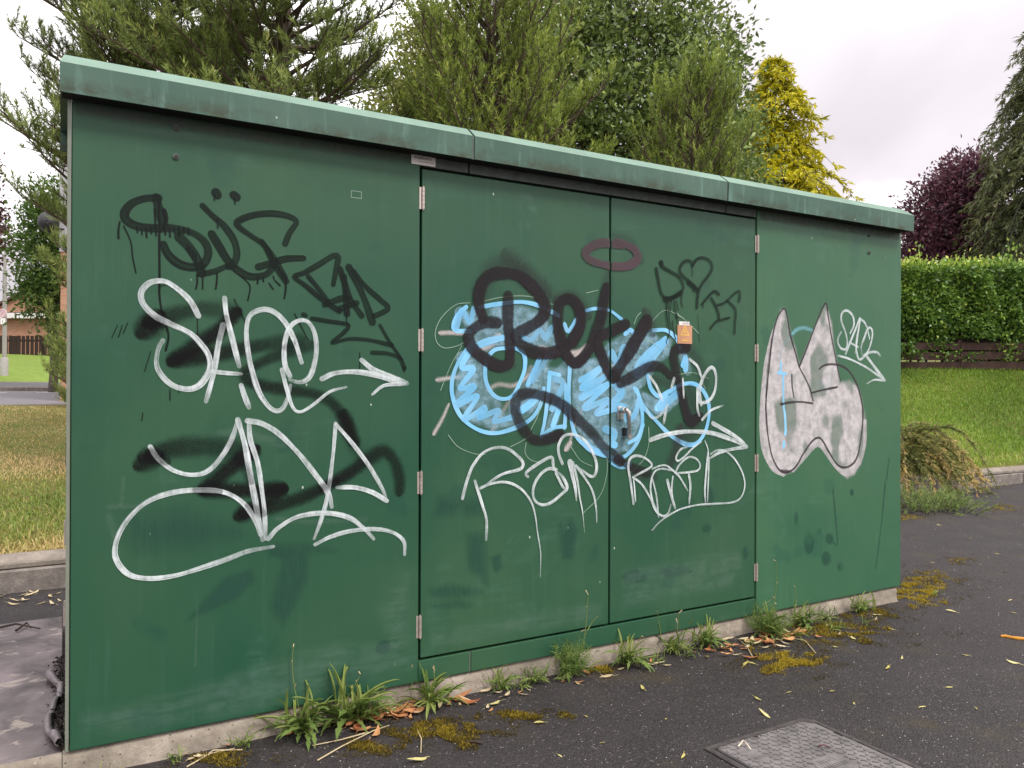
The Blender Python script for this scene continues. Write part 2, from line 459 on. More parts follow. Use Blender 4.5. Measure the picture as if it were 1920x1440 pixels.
for i in range(5):
    for j in range(20): F.append((i * 20 + j, i * 20 + (j + 1) % 20, i * 20 + 20 + (j + 1) % 20, i * 20 + 20 + j))
dish = mobj("dish", V, F, M_dark, tall, True); dish.location = (dc[0] - c0[0] + 0.03, -0.30, dc[2] - ch); dish.rotation_euler = (0.1, 0, 0.35)
dish.modifiers.new("solid", 'SOLIDIFY').thickness = 0.012
tubes("dish_arm", [([(0.12, 0.0, dc[2] - ch - .1), (-.1, -.14, dc[2] - ch - .1), (dc[0] - c0[0] + .03, -.3, dc[2] - ch)], .02)], M_dark, tall)

# street lamp with a round sign and a plate
LD = 27.5
lb = dist(8, 728, LD)
lamp = empty("street_lamp", lb); setp(lamp, "grey street lamp with swan neck arm and round sign by the far kerb", "lamp post")
def lz(py): return dist(8, py, LD)[2] - lb[2]
tubes("base_sleeve", [([(0, 0, -.1), (0, 0, lz(672)), (0, 0, lz(670))], [.125, .125, .08])], M_pole, lamp, 12)
arm = [(0, 0, lz(480))]
ax = dist(20, 470, LD)[0] - lb[0]
for px, py in ((10, 474), (14, 466), (21, 461), (32, 458), (44, 456)):
    w = dist(px, py, LD); arm.append((w[0] - lb[0], 0, w[2] - lb[2]))
tubes("pole", [([(0, 0, lz(670)), (0, 0, lz(600)), (0, 0, lz(515))], [.075, .072, .065])], M_pole, lamp, 10)
tubes("upper_pole", [([(0, 0, lz(515)), (0, 0, lz(480))] + arm[1:], [.05, .045] + [.035] * 5)], M_pole, lamp, 8)
hx = arm[-1]
bm = bmesh.new(); bmesh.ops.create_uvsphere(bm, u_segments=12, v_segments=8, radius=1); bmesh.ops.scale(bm, vec=(.30, .11, .07), verts=bm.verts); bmesh.ops.translate(bm, vec=(hx[0] + .25, 0, hx[2]), verts=bm.verts)
bm_obj("lamp_head", bm, M_pole, lamp, True)
def disc(name, r, y, mat, parent, z, inner=0.0, n=28):
    V = []; F = []
    for j in range(n):
        a = 2 * math.pi * j / n
        V += [(r * math.cos(a), y, z + r * math.sin(a)), (r * math.cos(a), y + .012, z + r * math.sin(a)), (inner * math.cos(a), y, z + inner * math.sin(a)), (inner * math.cos(a), y + .012, z + inner * math.sin(a))]
    for j in range(n):
        k = (j + 1) % n; A, B = 4 * j, 4 * k
        F += [(A, A + 2, B + 2, B), (A, B, B + 1, A + 1), (A + 1, B + 1, B + 3, A + 3)]
        if inner: F.append((A + 2, A + 3, B + 3, B + 2))
    return mobj(name, V, F, mat, parent)
M_pink = plain("faded_red", (0.62, 0.36, 0.38), 0.5, var=0.15)
M_signface = plain("faded_sign_white", (0.68, 0.60, 0.62), 0.5, var=0.06)
zs = lz(588)
sg = disc("round_sign", .155, -.11, M_signface, lamp, zs); sg["label"] = "faded round sign with pink ring and cross"
disc("sign_ring", .135, -.124, M_pink, sg, zs, .108)
for a in (0.785, -0.785):
    c, s_ = math.cos(a), math.sin(a); L_, W_ = .095, .014
    mobj("sign_bar", [(c * x - s_ * z, -.123 - (.003 if a > 0 else 0), zs + s_ * x + c * z) for x, z in ((-L_, -W_), (L_, -W_), (L_, W_), (-L_, W_))], [(0, 1, 2, 3)], M_pink, sg)
pl = box("sign_plate", -.085, .085, -.105, -.09, lz(608.5), lz(597), M_white, lamp, .004)
box("plate_mark", -.012, .012, -.108, -.1065, lz(606), lz(601), M_pole, pl)
# ================================================================== the green cabinet
def mat_grp(name, c1, c2, chalk, rough=(0.34, 0.5)):
    t = NT(name); v = t.coord()
    f = t.noise(v, 1.1, 5, 0.55, 0.4)
    st = t.noise(t.coord(scale=(30, 30, 1.6)), 1.0, 5, 0.65)          # fine vertical weathering
    hz = t.noise(t.coord(scale=(1.5, 1.5, 34)), 1.0, 4, 0.6)
    base = t.ramp(f, [(0.30, c1), (0.72, c2)])
    base = t.mix(t.ramp(st, [(0.55, 0.0), (0.80, 0.22)]), base, chalk)
    base = t.mix(t.ramp(st, [(0.22, 0.22), (0.42, 0.0)]), base, tuple(x * 0.6 for x in c1))
    patch = t.math('MULTIPLY', t.ramp(t.noise(v, 2.6, 6, 0.62, 1.2), [(0.58, 0.0), (0.70, 1.0)]), t.ramp(hz, [(0.40, 0.0), (0.62, 0.34)]))
    base = t.mix(patch, base, chalk)
    # scratches: thin lines of two warped bands
    for k, (sx, an) in enumerate(((7.0, 0.5), (5.0, -0.9), (9.0, 1.35))):
        w = t.n.new("ShaderNodeTexWave"); w.inputs["Scale"].default_value = sx * 0.35; w.inputs["Distortion"].default_value = 9.0
        w.inputs["Detail"].default_value = 3.0; w.inputs["Detail Scale"].default_value = 0.6
        t.l.new(t.coord(rot=(0, an, 0), loc_=(k * 3.1, 0, k * 1.7)), w.inputs[0])
        line = t.ramp(w.outputs["Fac"], [(0.492, 0.0), (0.5, 1.0), (0.508, 0.0)])
        m = t.math('MULTIPLY', line, t.ramp(t.noise(t.coord(loc_=(k * 7, 0, 2)), 1.9, 3), [(0.58, 0.0), (0.70, 0.20)]))
        base = t.mix(m, base, chalk if k != 1 else tuple(x * 0.45 for x in c1))
    # bird lime and paint specks
    d = t.voronoi(t.coord(scale=(9, 9, 5)), 1.0)
    base = t.mix(t.ramp(d, [(0.022, 0.75), (0.034, 0.0)]), base, (0.62, 0.66, 0.60))
    # rubbed and scuffed blotches of darker green
    e = t.ramp(t.noise(t.coord(loc_=(4, 1, 9)), 4.2, 3, 0.45), [(0.63, 0.0), (0.68, 0.38)])
    base = t.mix(e, base, (c1[0] * 0.62, c1[1] * 0.78, c1[2] * 0.95))
    t.set(Base_Color=base, Roughness=t.ramp(f, [(0.3, rough[0]), (0.7, rough[1])]), Specular_IOR_Level=0.36)
    t.bump(t.math('ADD', t.noise(v, 1.7, 2), t.math('MULTIPLY', st, 0.03)), 0.22, 0.03)
    return t.m
M_grp = mat_grp("green_grp", (0.0145, 0.073, 0.041), (0.033, 0.097, 0.046), (0.070, 0.160, 0.115))
M_grp2 = mat_grp("lighter_green_grp", (0.029, 0.110, 0.060), (0.052, 0.138, 0.066), (0.09, 0.195, 0.14))  # lighter mix of the same green, right panel only
def mat_roof():
    t = NT("chalky_green_grp"); v = t.coord()
    f = t.noise(v, 2.0, 5, 0.6, 0.5); st = t.noise(t.coord(scale=(24, 24, 3)), 1.0, 5, 0.6)
    base = t.ramp(f, [(0.3, (0.045, 0.105, 0.075)), (0.7, (0.080, 0.150, 0.112))])
    base = t.mix(t.ramp(st, [(0.54, 0.0), (0.74, 0.6)]), base, (0.17, 0.30, 0.26))
    sp = t.n.new("ShaderNodeSeparateXYZ"); t.l.new(t.coord(), sp.inputs[0])
    low = t.ramp(t.math('SUBTRACT', 2.305, sp.outputs[2]), [(0.015, 0.0), (0.062, 1.0)])   # algae creeping up from the drip edge
    alg = t.math('MULTIPLY', low, t.ramp(t.noise(t.coord(scale=(9, 9, 14)), 1.0, 6, 0.7), [(0.44, 0.0), (0.62, 0.85)]))
    base = t.mix(alg, base, (0.040, 0.045, 0.022))
    d = t.voronoi(t.coord(scale=(11, 11, 9)), 1.0)
    base = t.mix(t.ramp(d, [(0.03, 0.7), (0.045, 0.0)]), base, (0.62, 0.66, 0.60))
    t.set(Base_Color=base, Roughness=0.5, Specular_IOR_Level=0.4); t.bump(f, 0.1, 0.02); return t.m
M_roof = mat_roof()
M_rooftop = plain("sky_lit_grp", (0.14, 0.235, 0.175), 0.6, var=0.18, scale=5)  # upward roof faces: sky light painted in as a paler green
M_trim = plain("grey_green_trim", (0.20, 0.22, 0.17), 0.5, var=0.12)
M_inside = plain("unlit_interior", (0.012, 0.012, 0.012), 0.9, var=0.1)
M_dust = plain("dusty_grp", (0.105, 0.125, 0.110), 0.75, var=0.25, scale=20)
M_hinge = plain("hinge_steel", (0.52, 0.44, 0.39), 0.35, 0.55, 0.15, 40)
M_chrome = plain("worn_chrome", (0.60, 0.58, 0.54), 0.22, 0.95, 0.2, 60)
M_screw = plain("dark_screw", (0.05, 0.05, 0.052), 0.4, 0.6)

cab = empty("utility_cabinet", CAB, PSI)
setp(cab, "long green utility cabinet with double doors covered in graffiti tags", "cabinet")
A_, B_ = 1.2416, 0.9603
XL = 4.398
Z0 = PLZ; ZT = PLZ + 2.19
TH = 0.045; GAP = 0.011
Xd0, Xm, Xd1 = A_, A_ + B_, A_ + 2 * B_
zdb, zdt = PLZ + 0.0903, PLZ + 2.10
left_panel = box("left_panel", 0.0, Xd0 - GAP / 2, 0, TH, Z0, ZT, M_grp, cab, 0.004)
right_panel = box("right_panel", Xd1 + GAP / 2, XL, 0, TH, Z0, ZT, M_grp2, cab, 0.004)
door_l = box("door", Xd0 + GAP / 2, Xm - GAP / 2, 0.002, TH, zdb + GAP / 2, zdt - GAP / 2, M_grp, cab, 0.003)
door_r = box("door", Xm + GAP / 2, Xd1 - GAP / 2, 0.002, TH, zdb + GAP / 2, zdt - GAP / 2, M_grp, cab, 0.003)
door_l["label"] = "left door with blue bubble lettering and white tags"; door_r["label"] = "right door with lock handle and orange warning label"
xb = [Xd0 - GAP / 2, onp(882, 1260)[0], onp(1271, 1165)[0], Xd1 + GAP / 2]
for i in range(3):
    box("bottom_rail", xb[i] + (0.004 if i else 0), xb[i + 1] - 0.004, 0.001, TH, Z0, zdb - GAP / 2, M_grp, cab, 0.003)
for i in (1, 2):
    box("rail_joint", xb[i] - .012, xb[i] + .012, 0.006, TH - .01, Z0, zdb - GAP / 2 - .002, M_dust, cab)
xh = [Xd0 - GAP / 2, onp(880, 312)[0], onp(1362, 388)[0], Xd1 + GAP / 2]
for i in range(3):
    box("header_rail", xh[i] + (.004 if i else 0), xh[i + 1] - .004, 0.003, TH, zdt + GAP / 2, ZT, M_dust, cab, .002)
BD = 0.60
box("body", 0.012, XL - 0.012, TH + 0.012, BD, Z0 + .002, ZT - .002, M_inside, cab)
box("side_panel", -0.002, 0.010, TH + .004, BD + .012, Z0, ZT, M_grp, cab, .002)
box("side_panel", XL - .010, XL + .002, TH + .004, BD + .012, Z0, ZT, M_grp, cab, .002)
box("back_panel", 0.012, XL - .012, BD + .001, BD + .013, Z0, ZT, M_grp, cab, .002)
# folded corner trim along the left edge, standing a little proud of the side
mobj("corner_trim", [(-.0135, .004, Z0 + .0), (-.0035, .0, Z0), (-.0035, .05, Z0), (-.0135, .05, Z0), (-.0135, .004, ZT - .03), (-.0035, .0, ZT - .03), (-.0035, .05, ZT - .03), (-.0135, .05, ZT - .03)],
     [(0, 1, 5, 4), (3, 0, 4, 7), (1, 2, 6, 5), (4, 5, 6, 7), (2, 3, 7, 6)], M_trim, cab)
# dust band below the eaves, a thin skin of grime on the panel tops
# ---- roof in three lengths
OV = 0.080; zr1, zr2, zr3 = PLZ + 2.142, PLZ + 2.236, PLZ + 2.279
prof = [(-OV, zr1), (-OV - .004, zr2), (-OV + .05, zr3), (0.3, zr3 + .03), (BD + .02, zr3), (BD + .066, zr2), (BD + .066, zr1), (BD + .05, zr1), (BD + .05, zr2 - .02), (-OV + .006, zr2 - .02), (-OV + .006, zr1)]
xr = [-0.036, onp(888, 275, -OV)[0], onp(1364, 360, -OV)[0], XL + 0.002]
for i in range(3):
    a = xr[i] + (.006 if i else 0); b = xr[i + 1] - (.006 if i < 2 else 0)
    n = len(prof); V = [(a, y, z) for y, z in prof] + [(b, y, z) for y, z in prof]
    F = [(j, (j + 1) % n, n + (j + 1) % n, n + j) for j in range(n)]
    F += [(0, 10, 9, 8, 7, 6, 5, 4, 3, 2, 1), tuple(range(n, 2 * n))] if 0 else []
    bm = bmesh.new(); vv = [bm.verts.new(p) for p in V]
    for f in F: bm.faces.new([vv[k] for k in f])
    for s_ in (0, n):                                     # end plates with the hollow underside left open
        ids = [0, 1, 2, 3, 4, 5, 6, 7, 8, 9, 10]
        bm.faces.new([vv[s_ + k] for k in ids])
    if i == 2:                                            # chamfered far end
        for k in (2, 3, 4): vv[n + k].co.x -= .045
    if i == 0:
        for k in (2, 3, 4): vv[k].co.x += .012
    bmesh.ops.recalc_face_normals(bm, faces=bm.faces)
    bm.faces.ensure_lookup_table()
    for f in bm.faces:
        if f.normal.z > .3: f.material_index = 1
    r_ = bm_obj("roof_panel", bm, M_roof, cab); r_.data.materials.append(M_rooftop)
for i in (1, 2):
    n = len(prof); d = [(y + (.006 if y < .2 else -.006), z - (.006 if z > zr1 + .03 else 0)) for y, z in prof[:7]]
    V = [(xr[i] - .014, y, z) for y, z in d] + [(xr[i] + .014, y, z) for y, z in d]
    mobj("roof_joint", V, [(j, j + 1, 7 + j + 1, 7 + j) for j in range(6)], M_dust, cab)
# near-black sheet that paints in the shade under the roof overhang
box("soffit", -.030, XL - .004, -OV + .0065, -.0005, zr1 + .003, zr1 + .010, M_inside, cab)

def cyl_bm(bm, r, h, seg=14, mat4=None):
    bmesh.ops.create_cone(bm, cap_ends=True, segments=seg, radius1=r, radius2=r, depth=h, matrix=mat4 or Matrix())
def hinge(px, py, door, left):
    x, z = onp(px, py); z += PLZ; h = 0.090
    bm = bmesh.new()
    for k in range(5):
        cyl_bm(bm, 0.0062, h / 5 - .0016, 14, Matrix.Translation((x, -.0045, z - h / 2 + h / 5 * (k + .5))))
    cyl_bm(bm, 0.0035, h + .008, 10, Matrix.Translation((x, -.0045, z)))
    o = bm_obj("hinge", bm, M_hinge, door, False)
    box("hinge_leaf", x - .016, x - .007, -.0014, .001, z - h / 2, z + h / 2, M_hinge, o)
for px, py in ((793, 372), (791, 638), (789, 905), (787, 1175)): hinge(px, py, door_l, True)
for px, py in ((1420, 458), (1419, 662), (1419, 868), (1418, 1073)): hinge(px, py, door_r, False)

# swing handle: plate, boss, lever, lock barrel
hx_, hz_ = onp(1163, 772); hz_ += PLZ
lx, lz_ = onp(1171, 815); lz_ += PLZ
hd = box("lock_handle", hx_ - .019, hx_ + .017, -.006, .001, hz_ - .040, hz_ + .026, M_chrome, door_r, .004)
bm = bmesh.new(); cyl_bm(bm, .015, .034, 18, Matrix.Translation((hx_, -.022, hz_ + .008)) @ Matrix.Rotation(math.pi / 2, 4, 'X'))
bmesh.ops.bevel(bm, geom=list(bm.edges), offset=.002, segments=1, affect='EDGES'); bm_obj("handle_boss", bm, M_chrome, hd)
tubes("lever", [([(hx_ + .004, -.040, hz_ + .016), (hx_ + .014, -.044, hz_ - .002), (hx_ + .017, -.042, hz_ - .035), (lx, -.036, lz_ + .028), (lx + .002, -.034, lz_ - .004)], [.007, .013, .0105, .0095, .008])], M_chrome, hd, 10)
bm = bmesh.new(); cyl_bm(bm, .0115, .042, 16, Matrix.Translation((lx - .002, -.026, lz_ - .008)) @ Matrix.Rotation(math.pi / 2, 4, 'X')); bm_obj("lock_barrel", bm, M_chrome, hd)
box("handle_catch", lx - .016, lx - .006, -.03, .001, lz_ - .006, lz_ + .034, M_screw, hd, .003)

for (px, py), pan in (((331, 240), left_panel), ((330, 294), left_panel), ((1629, 442), right_panel), ((1629, 474), right_panel)):
    x, z = onp(px, py); z += PLZ
    bm = bmesh.new(); cyl_bm(bm, .011, .006, 18, Matrix.Translation((x, -.0018, z)) @ Matrix.Rotation(math.pi / 2, 4, 'X'))
    o = bm_obj("bolt_washer", bm, M_dust, pan)
    bm = bmesh.new(); cyl_bm(bm, .0068, .009, 6, Matrix.Translation((x + .001, -.0045, z)) @ Matrix.Rotation(math.pi / 2, 4, 'X')); bm_obj("bolt_head", bm, M_screw, o)

# maker's plate
def text_mesh(name, body, size, mat, parent, x, y, z, rx=math.pi / 2, rz=0.0, ext=0.0004, align='CENTER', sx=1.0):
    cu = bpy.data.curves.new(name, 'FONT'); cu.body = body; cu.size = size; cu.extrude = ext; cu.align_x = align; cu.align_y = 'CENTER'; cu.resolution_u = 3
    ob = bpy.data.objects.new(name, cu); col.objects.link(ob)
    dg = bpy.context.evaluated_depsgraph_get(); me = bpy.data.meshes.new_from_object(ob.evaluated_get(dg))
    bpy.data.objects.remove(ob); me.materials.clear(); me.materials.append(mat)
    o = link(bpy.data.objects.new(name, me), parent); o.location = (x, y, z); o.rotation_euler = (rx, 0, rz); o.scale.x = sx; return o
M_plate = plain("pale_metal_plate", (0.86, 0.80, 0.74), 0.5, 0.0, 0.12)
M_ink = plain("black_ink", (0.02, 0.02, 0.02), 0.6)
M_inkgrey = plain("grey_ink", (0.17, 0.15, 0.13), 0.6)
x0, z1 = onp(771, 290); x1, z2 = onp(816, 312)
np_ = box("maker_plate", x0, x1, -.0035, -.001, z2 + PLZ - .004, z2 + PLZ + .034, M_plate, left_panel, .0008)
text_mesh("plate_lettering", "emplastics", .019, M_inkgrey, np_, (x0 + x1) / 2 - .004, -.0042, z2 + PLZ + .025)
text_mesh("plate_small_print", "mm mmmm  mmmmm", .006, M_inkgrey, np_, (x0 + x1) / 2, -.0042, z2 + PLZ + .010) if 0 else None
box("plate_print_line", x0 + .03, x1 - .006, -.0040, -.0036, z2 + PLZ + .009, z2 + PLZ + .0105, M_inkgrey, np_)
bm = bmesh.new(); cyl_bm(bm, .0022, .003, 10, Matrix.Translation((x1 - .011, -.004, z2 + PLZ + .033)) @ Matrix.Rotation(math.pi / 2, 4, 'X')); bm_obj("plate_rivet", bm, M_ink, np_)

# orange warning label with a white slip above it
M_orange = plain("faded_orange_label", (0.50, 0.26, 0.145), 0.45, var=0.12)
M_yellow = plain("label_yellow", (0.78, 0.47, 0.08), 0.45)
M_slip = plain("white_slip", (0.78, 0.74, 0.73), 0.5, var=0.04)
xa, za = onp(1269.5, 609.5); xb_, zb_ = onp(1296.5, 645)
za += PLZ; zb_ += PLZ
wl_ = box("warning_label", xa, xb_, -.0046, .0005, zb_, za, M_orange, door_r)
wl_["label"] = "orange warning label with yellow triangle"
cxw, czw, rw = (xa + xb_) / 2, (za + zb_) / 2 + .012, .034
tri = lambda r, y: [(cxw + r * math.cos(a), y, czw + r * math.sin(a)) for a in (math.pi / 2, math.pi * 7 / 6, math.pi * 11 / 6)]
Vt = tri(rw, -.0050) + tri(rw * .70, -.0050); mobj("triangle_border", Vt, [(0, 1, 4, 3), (1, 2, 5, 4), (2, 0, 3, 5)], M_yellow, wl_)
mobj("lightning_mark", [(cxw - .004, -.0050, czw + .012), (cxw + .003, -.0050, czw + .012), (cxw - .001, -.0050, czw + .001), (cxw + .006, -.0050, czw + .001), (cxw - .003, -.0050, czw - .013), (cxw, -.0050, czw - .003), (cxw - .007, -.0050, czw - .003)], [(0, 6, 2, 1), (6, 5, 3, 2), (5, 4, 3)], M_yellow, wl_)
box("label_text_bar", cxw - .024, cxw + .024, -.0052, -.0047, zb_ + .014, zb_ + .019, M_yellow, wl_)
xs0, zs1 = onp(1273, 602); xs1, _ = onp(1292.5, 602)
sl = box("white_slip", xs0, xs1, -.0012, .0005, za + .001, za + .019, M_slip, door_r)
for k in range(2): box("slip_print", xs0 + .022, xs1 - .006, -.0016, -.00125, za + .006 + k * .005, za + .008 + k * .005, M_inkgrey, sl)
# outline left by a peeled sticker
M_resid = plain("sticker_residue", (0.26, 0.36, 0.31), 0.7)
xa, za = onp(658, 357); xb_, zb_ = onp(678, 373); za += PLZ; zb_ += PLZ
w = .0022
mobj("sticker_outline", [(xa, -.0012, zb_), (xb_, -.0012, zb_), (xb_, -.0012, za), (xa, -.0012, za), (xa + w, -.0012, zb_ + w), (xb_ - w, -.0012, zb_ + w), (xb_ - w, -.0012, za - w), (xa + w, -.0012, za - w)], [(0, 1, 5, 4), (1, 2, 6, 5), (2, 3, 7, 6), (3, 0, 4, 7)], M_resid, left_panel)

# ------------------------------------------------------------------ graffiti: thin films of paint lying on the panels
def mat_paint(name, c, soft=0.25, streak=0.0, sfreq=(9, 30), edge_dark=0.0, speckle=0.0, amax=1.0, rough=0.45, c2=None, fine=0.0, fdir=(60, 60, 8), rag=0.6, patchy=0.0, spec=0.3):
    t = NT(name); uv = t.n.new("ShaderNodeTexCoord").outputs["UV"]
    sp = t.n.new("ShaderNodeSeparateXYZ"); t.l.new(uv, sp.inputs[0])
    v = sp.outputs[1]
    d = t.math('MULTIPLY', t.math('MINIMUM', v, t.math('SUBTRACT', 1.0, v)), 2.0)        # 0 at the rim, 1 on the axis
    n0 = t.noise(t.coord("Object"), 55, 3, 0.6)
    d = t.math('ADD', d, t.math('MULTIPLY', t.math('SUBTRACT', n0, 0.5), 0.35 * min(1, soft * 2 + .1)))
    al = t.ramp(d, [(0.02, 0.0), (max(.05, soft), 1.0)], 'EASE')
    if streak:
        mp = t.n.new("ShaderNodeMapping"); t.l.new(uv, mp.inputs[0]); mp.inputs["Scale"].default_value = (sfreq[0], sfreq[1], 1)
        s_ = t.noise(mp.outputs[0], 1.0, 3, 0.6)
        al = t.math('MULTIPLY', al, t.ramp(s_, [(0.30, 1 - streak), (0.58, 1.0)]))
    if speckle:
        k = t.noise(t.coord("Object"), 260, 2, 0.6)
        al = t.math('MULTIPLY', al, t.ramp(k, [(0.38, 1 - speckle), (0.6, 1.0)]))
    if fine:
        k = t.noise(t.coord("Object", scale=fdir), 1.0, 3, 0.6)
        al = t.math('MULTIPLY', al, t.ramp(k, [(0.34, 1 - fine), (0.58, 1.0)]))
    if patchy:
        al = t.math('MULTIPLY', al, t.ramp(t.noise(t.coord('Object'), 16, 4, 0.65), [(0.36, 1 - patchy), (0.56, 1.0)]))
    if edge_dark:
        ctr = t.ramp(d, [(0.35, 1.0), (0.75, 1 - edge_dark)])
        al = t.math('MULTIPLY', al, ctr)
    al = t.math('MULTIPLY', t.math('MULTIPLY', al, t.attr("fade")), amax, clamp=True)
    t.set(Base_Color=(*c, 1), Roughness=rough, Specular_IOR_Level=spec, Alpha=al)
    if c2: t.set(Base_Color=t.ramp(t.noise(t.coord("Object"), 9, 3), [(0.35, c), (0.7, c2)]))
    return t.m
P_mark = mat_paint("black_marker_ink", (0.0045, 0.0105, 0.0075), 0.12, 0.55, (4, 7), 0.10, amax=0.99, rough=0.5, spec=.2)
P_drip = mat_paint("black_ink_drip", (0.004, 0.007, 0.006), 0.2, rough=0.4, spec=.2)
P_white = mat_paint("white_marker_paint", (0.76, 0.83, 0.83), 0.18, 0.68, (2.5, 10), 0.0, fine=0.25, amax=0.97, patchy=.35)
P_thin = mat_paint("thin_white_scratch", (0.42, 0.58, 0.44), 0.4, 0.6, (6, 3), amax=0.7)
P_bspray = mat_paint("black_spray_mist", (0.009, 0.008, 0.009), 0.80, speckle=0.40, amax=0.95, rough=0.8, spec=.12)
P_fat = mat_paint("black_spray_line", (0.020, 0.0155, 0.0185), 0.34, speckle=0.15, fine=0.08, amax=0.99, rough=0.8, spec=.25, rag=.3)
P_cloud = mat_paint("overspray", (0.038, 0.034, 0.039), 1.0, speckle=0.45, amax=0.85, rough=0.8)
P_halo = mat_paint("plum_spray_line", (0.080, 0.050, 0.060), 0.28, speckle=0.15, amax=0.95, rough=0.7)
P_blue = mat_paint("sky_blue_paint", (0.20, 0.56, 0.86), 0.20, 0.12, (4, 4), amax=0.97, c2=(0.32, 0.66, 0.92))
P_wash = mat_paint("thin_blue_wash", (0.32, 0.54, 0.66), 0.45, 0.5, (7, 4), speckle=0.25, fine=0.5, fdir=(20, 20, 30), amax=0.72, patchy=.5)
P_pink = mat_paint("pale_spray_stub", (0.64, 0.58, 0.565), 1.0, speckle=0.45, amax=0.95, rough=0.7)
P_body = mat_paint("white_spray_fill", (0.60, 0.565, 0.57), 0.10, fine=0.25, fdir=(30, 30, 26), speckle=.15, patchy=.3, amax=0.97, rough=0.7)
P_grey = mat_paint("charcoal_marker_line", (0.045, 0.036, 0.042), 0.28, 0.35, (3, 6), amax=0.93)
P_wipe = mat_paint("solvent_wipe", (0.026, 0.088, 0.064), 0.55, 0.45, (3, 8), fine=0.4, amax=0.6, rough=0.4)
P_chalk = mat_paint("chalky_smear", (0.30, 0.42, 0.36), 0.8, 0.3, (4, 9), fine=0.75, fdir=(5, 5, 46), amax=0.12, rough=0.8, patchy=.6)

class Film:
    """collects strokes of one paint; every stroke is a ribbon a hair above the one before"""
    def __init__(self, mat): self.mat = mat; self.V = []; self.F = []; self.U = []; self.A = []
FILMS = {}
LAYER = [0]
def catmull(P, step):
    P = np.asarray(P, float)
    if len(P) == 2: P = np.array([P[0], (P[0] * 2 + P[1]) / 3, (P[0] + 2 * P[1]) / 3, P[1]])
    Q = np.vstack([2 * P[0] - P[1], P, 2 * P[-1] - P[-2]]); out = []
    for i in range(1, len(Q) - 2):
        p0, p1, p2, p3 = Q[i - 1], Q[i], Q[i + 1], Q[i + 2]
        n = max(2, int(np.linalg.norm(p2[:2] - p1[:2]) / step)); t = np.linspace(0, 1, n, endpoint=False)[:, None]
        out.append(0.5 * ((2 * p1) + (-p0 + p2) * t + (2 * p0 - 5 * p1 + 4 * p2 - p3) * t ** 2 + (-p0 + 3 * p1 - 3 * p2 + p3) * t ** 3))
    out.append(P[-1:]); return np.vstack(out)
def stroke(film, crop, pts, w, taper=(1, 1), fade=(1, 1), jit=0.0):
    """crop = (x0, y0, scale) of the zoomed photo view the points were read in; w = width there"""
    x0, y0, sc = crop
    L = []
    for p in pts:
        px, py = x0 + p[0] / sc, y0 + p[1] / sc
        s, z = onp(px, py)
        ww = abs(onp(px, py - w / sc / 2)[1] - onp(px, py + w / sc / 2)[1])
        L.append((s, z + PLZ, ww * (p[2] if len(p) > 2 else 1.0) * (.88 if film in ('wm', 'w2', 'w3') else 1.0)))
    C = catmull(L, 0.007)
    n = len(C); k = np.linspace(0, 1, n)
    W = C[:, 2] * (taper[0] + (taper[1] - taper[0]) * k)
    Aa = fade[0] + (fade[1] - fade[0]) * k
    sd_ = LAYER[0] * 1.7 + len(film)
    ar = np.cumsum(np.r_[0, np.linalg.norm(np.diff(C[:, :2], axis=0), axis=1)])
    W = W * (1 + .09 * np.sin(ar * 17 + sd_) + .06 * np.sin(ar * 41 + 2 * sd_))
    Aa = Aa * (.90 + .10 * np.sin(ar * 11 + sd_ * 3))
    if film[0] == 'w' and film != 'ws': Aa = Aa * (1 - .5 * smooth(.80, 1.0, k)) * (1 - .25 * smooth(.12, .0, k)); W = W * (1 - .22 * smooth(.86, 1.0, k))
    P = C[:, :2]
    T = np.gradient(P, axis=0); T /= np.linalg.norm(T, axis=1)[:, None] + 1e-9
    # round caps
    def cap(i, sgn):
        r = W[i] / 2; a = np.array([0.25, 0.55, 0.8, 0.97])
        return [(P[i] + sgn * T[i] * r * q, 2 * r * math.sqrt(1 - q * q), T[i], Aa[i]) for q in a]
    seq = cap(0, -1)[::-1] + [(P[i], W[i], T[i], Aa[i]) for i in range(n)] + cap(n - 1, 1)
    f = FILMS[film]; base = sum(len(v) for v in f.V); m = len(seq)
    lay = 0.0006 + LAYER[0] * 0.00002; LAYER[0] += 1
    V = []; U = []; A = []; dl = 0
    for i, (p, ww, t, a) in enumerate(seq):
        nrm = np.array([-t[1], t[0]]); y = -(lay + 0.000018 * i / m)
        if i: dl += np.linalg.norm(p - seq[i - 1][0])
        for v in (0.0, 0.25, 0.5, 0.75, 1.0):
            q = p + nrm * ww * (v - 0.5); V.append((q[0], y, q[1])); U.append((dl, v)); A.append(a)
    F = [(base + i * 5 + j, base + i * 5 + j + 1, base + (i + 1) * 5 + j + 1, base + (i + 1) * 5 + j) for i in range(m - 1) for j in range(4)]
    f.V.append(V); f.F += F; f.U += U; f.A += A
def new_film(key, mat): FILMS[key] = Film(mat)
def inside(poly, x, y):
    c = np.zeros(x.shape, bool); n = len(poly)
    for i in range(n):
        x1, y1 = poly[i]; x2, y2 = poly[(i + 1) % n]
        c ^= ((y1 > y) != (y2 > y)) & (x < (x2 - x1) * (y - y1) / (y2 - y1 + 1e-12) + x1)
    return c
def edge_dist(poly, x, y):
    d = np.full(x.shape, 1e9); n = len(poly)
    for i in range(n):
        a = np.array(poly[i]); b = np.array(poly[(i + 1) % n]); ab = b - a
        t = np.clip(((x - a[0]) * ab[0] + (y - a[1]) * ab[1]) / (ab @ ab + 1e-12), 0, 1)
        d = np.minimum(d, np.hypot(x - a[0] - t * ab[0], y - a[1] - t * ab[1]))
    return d
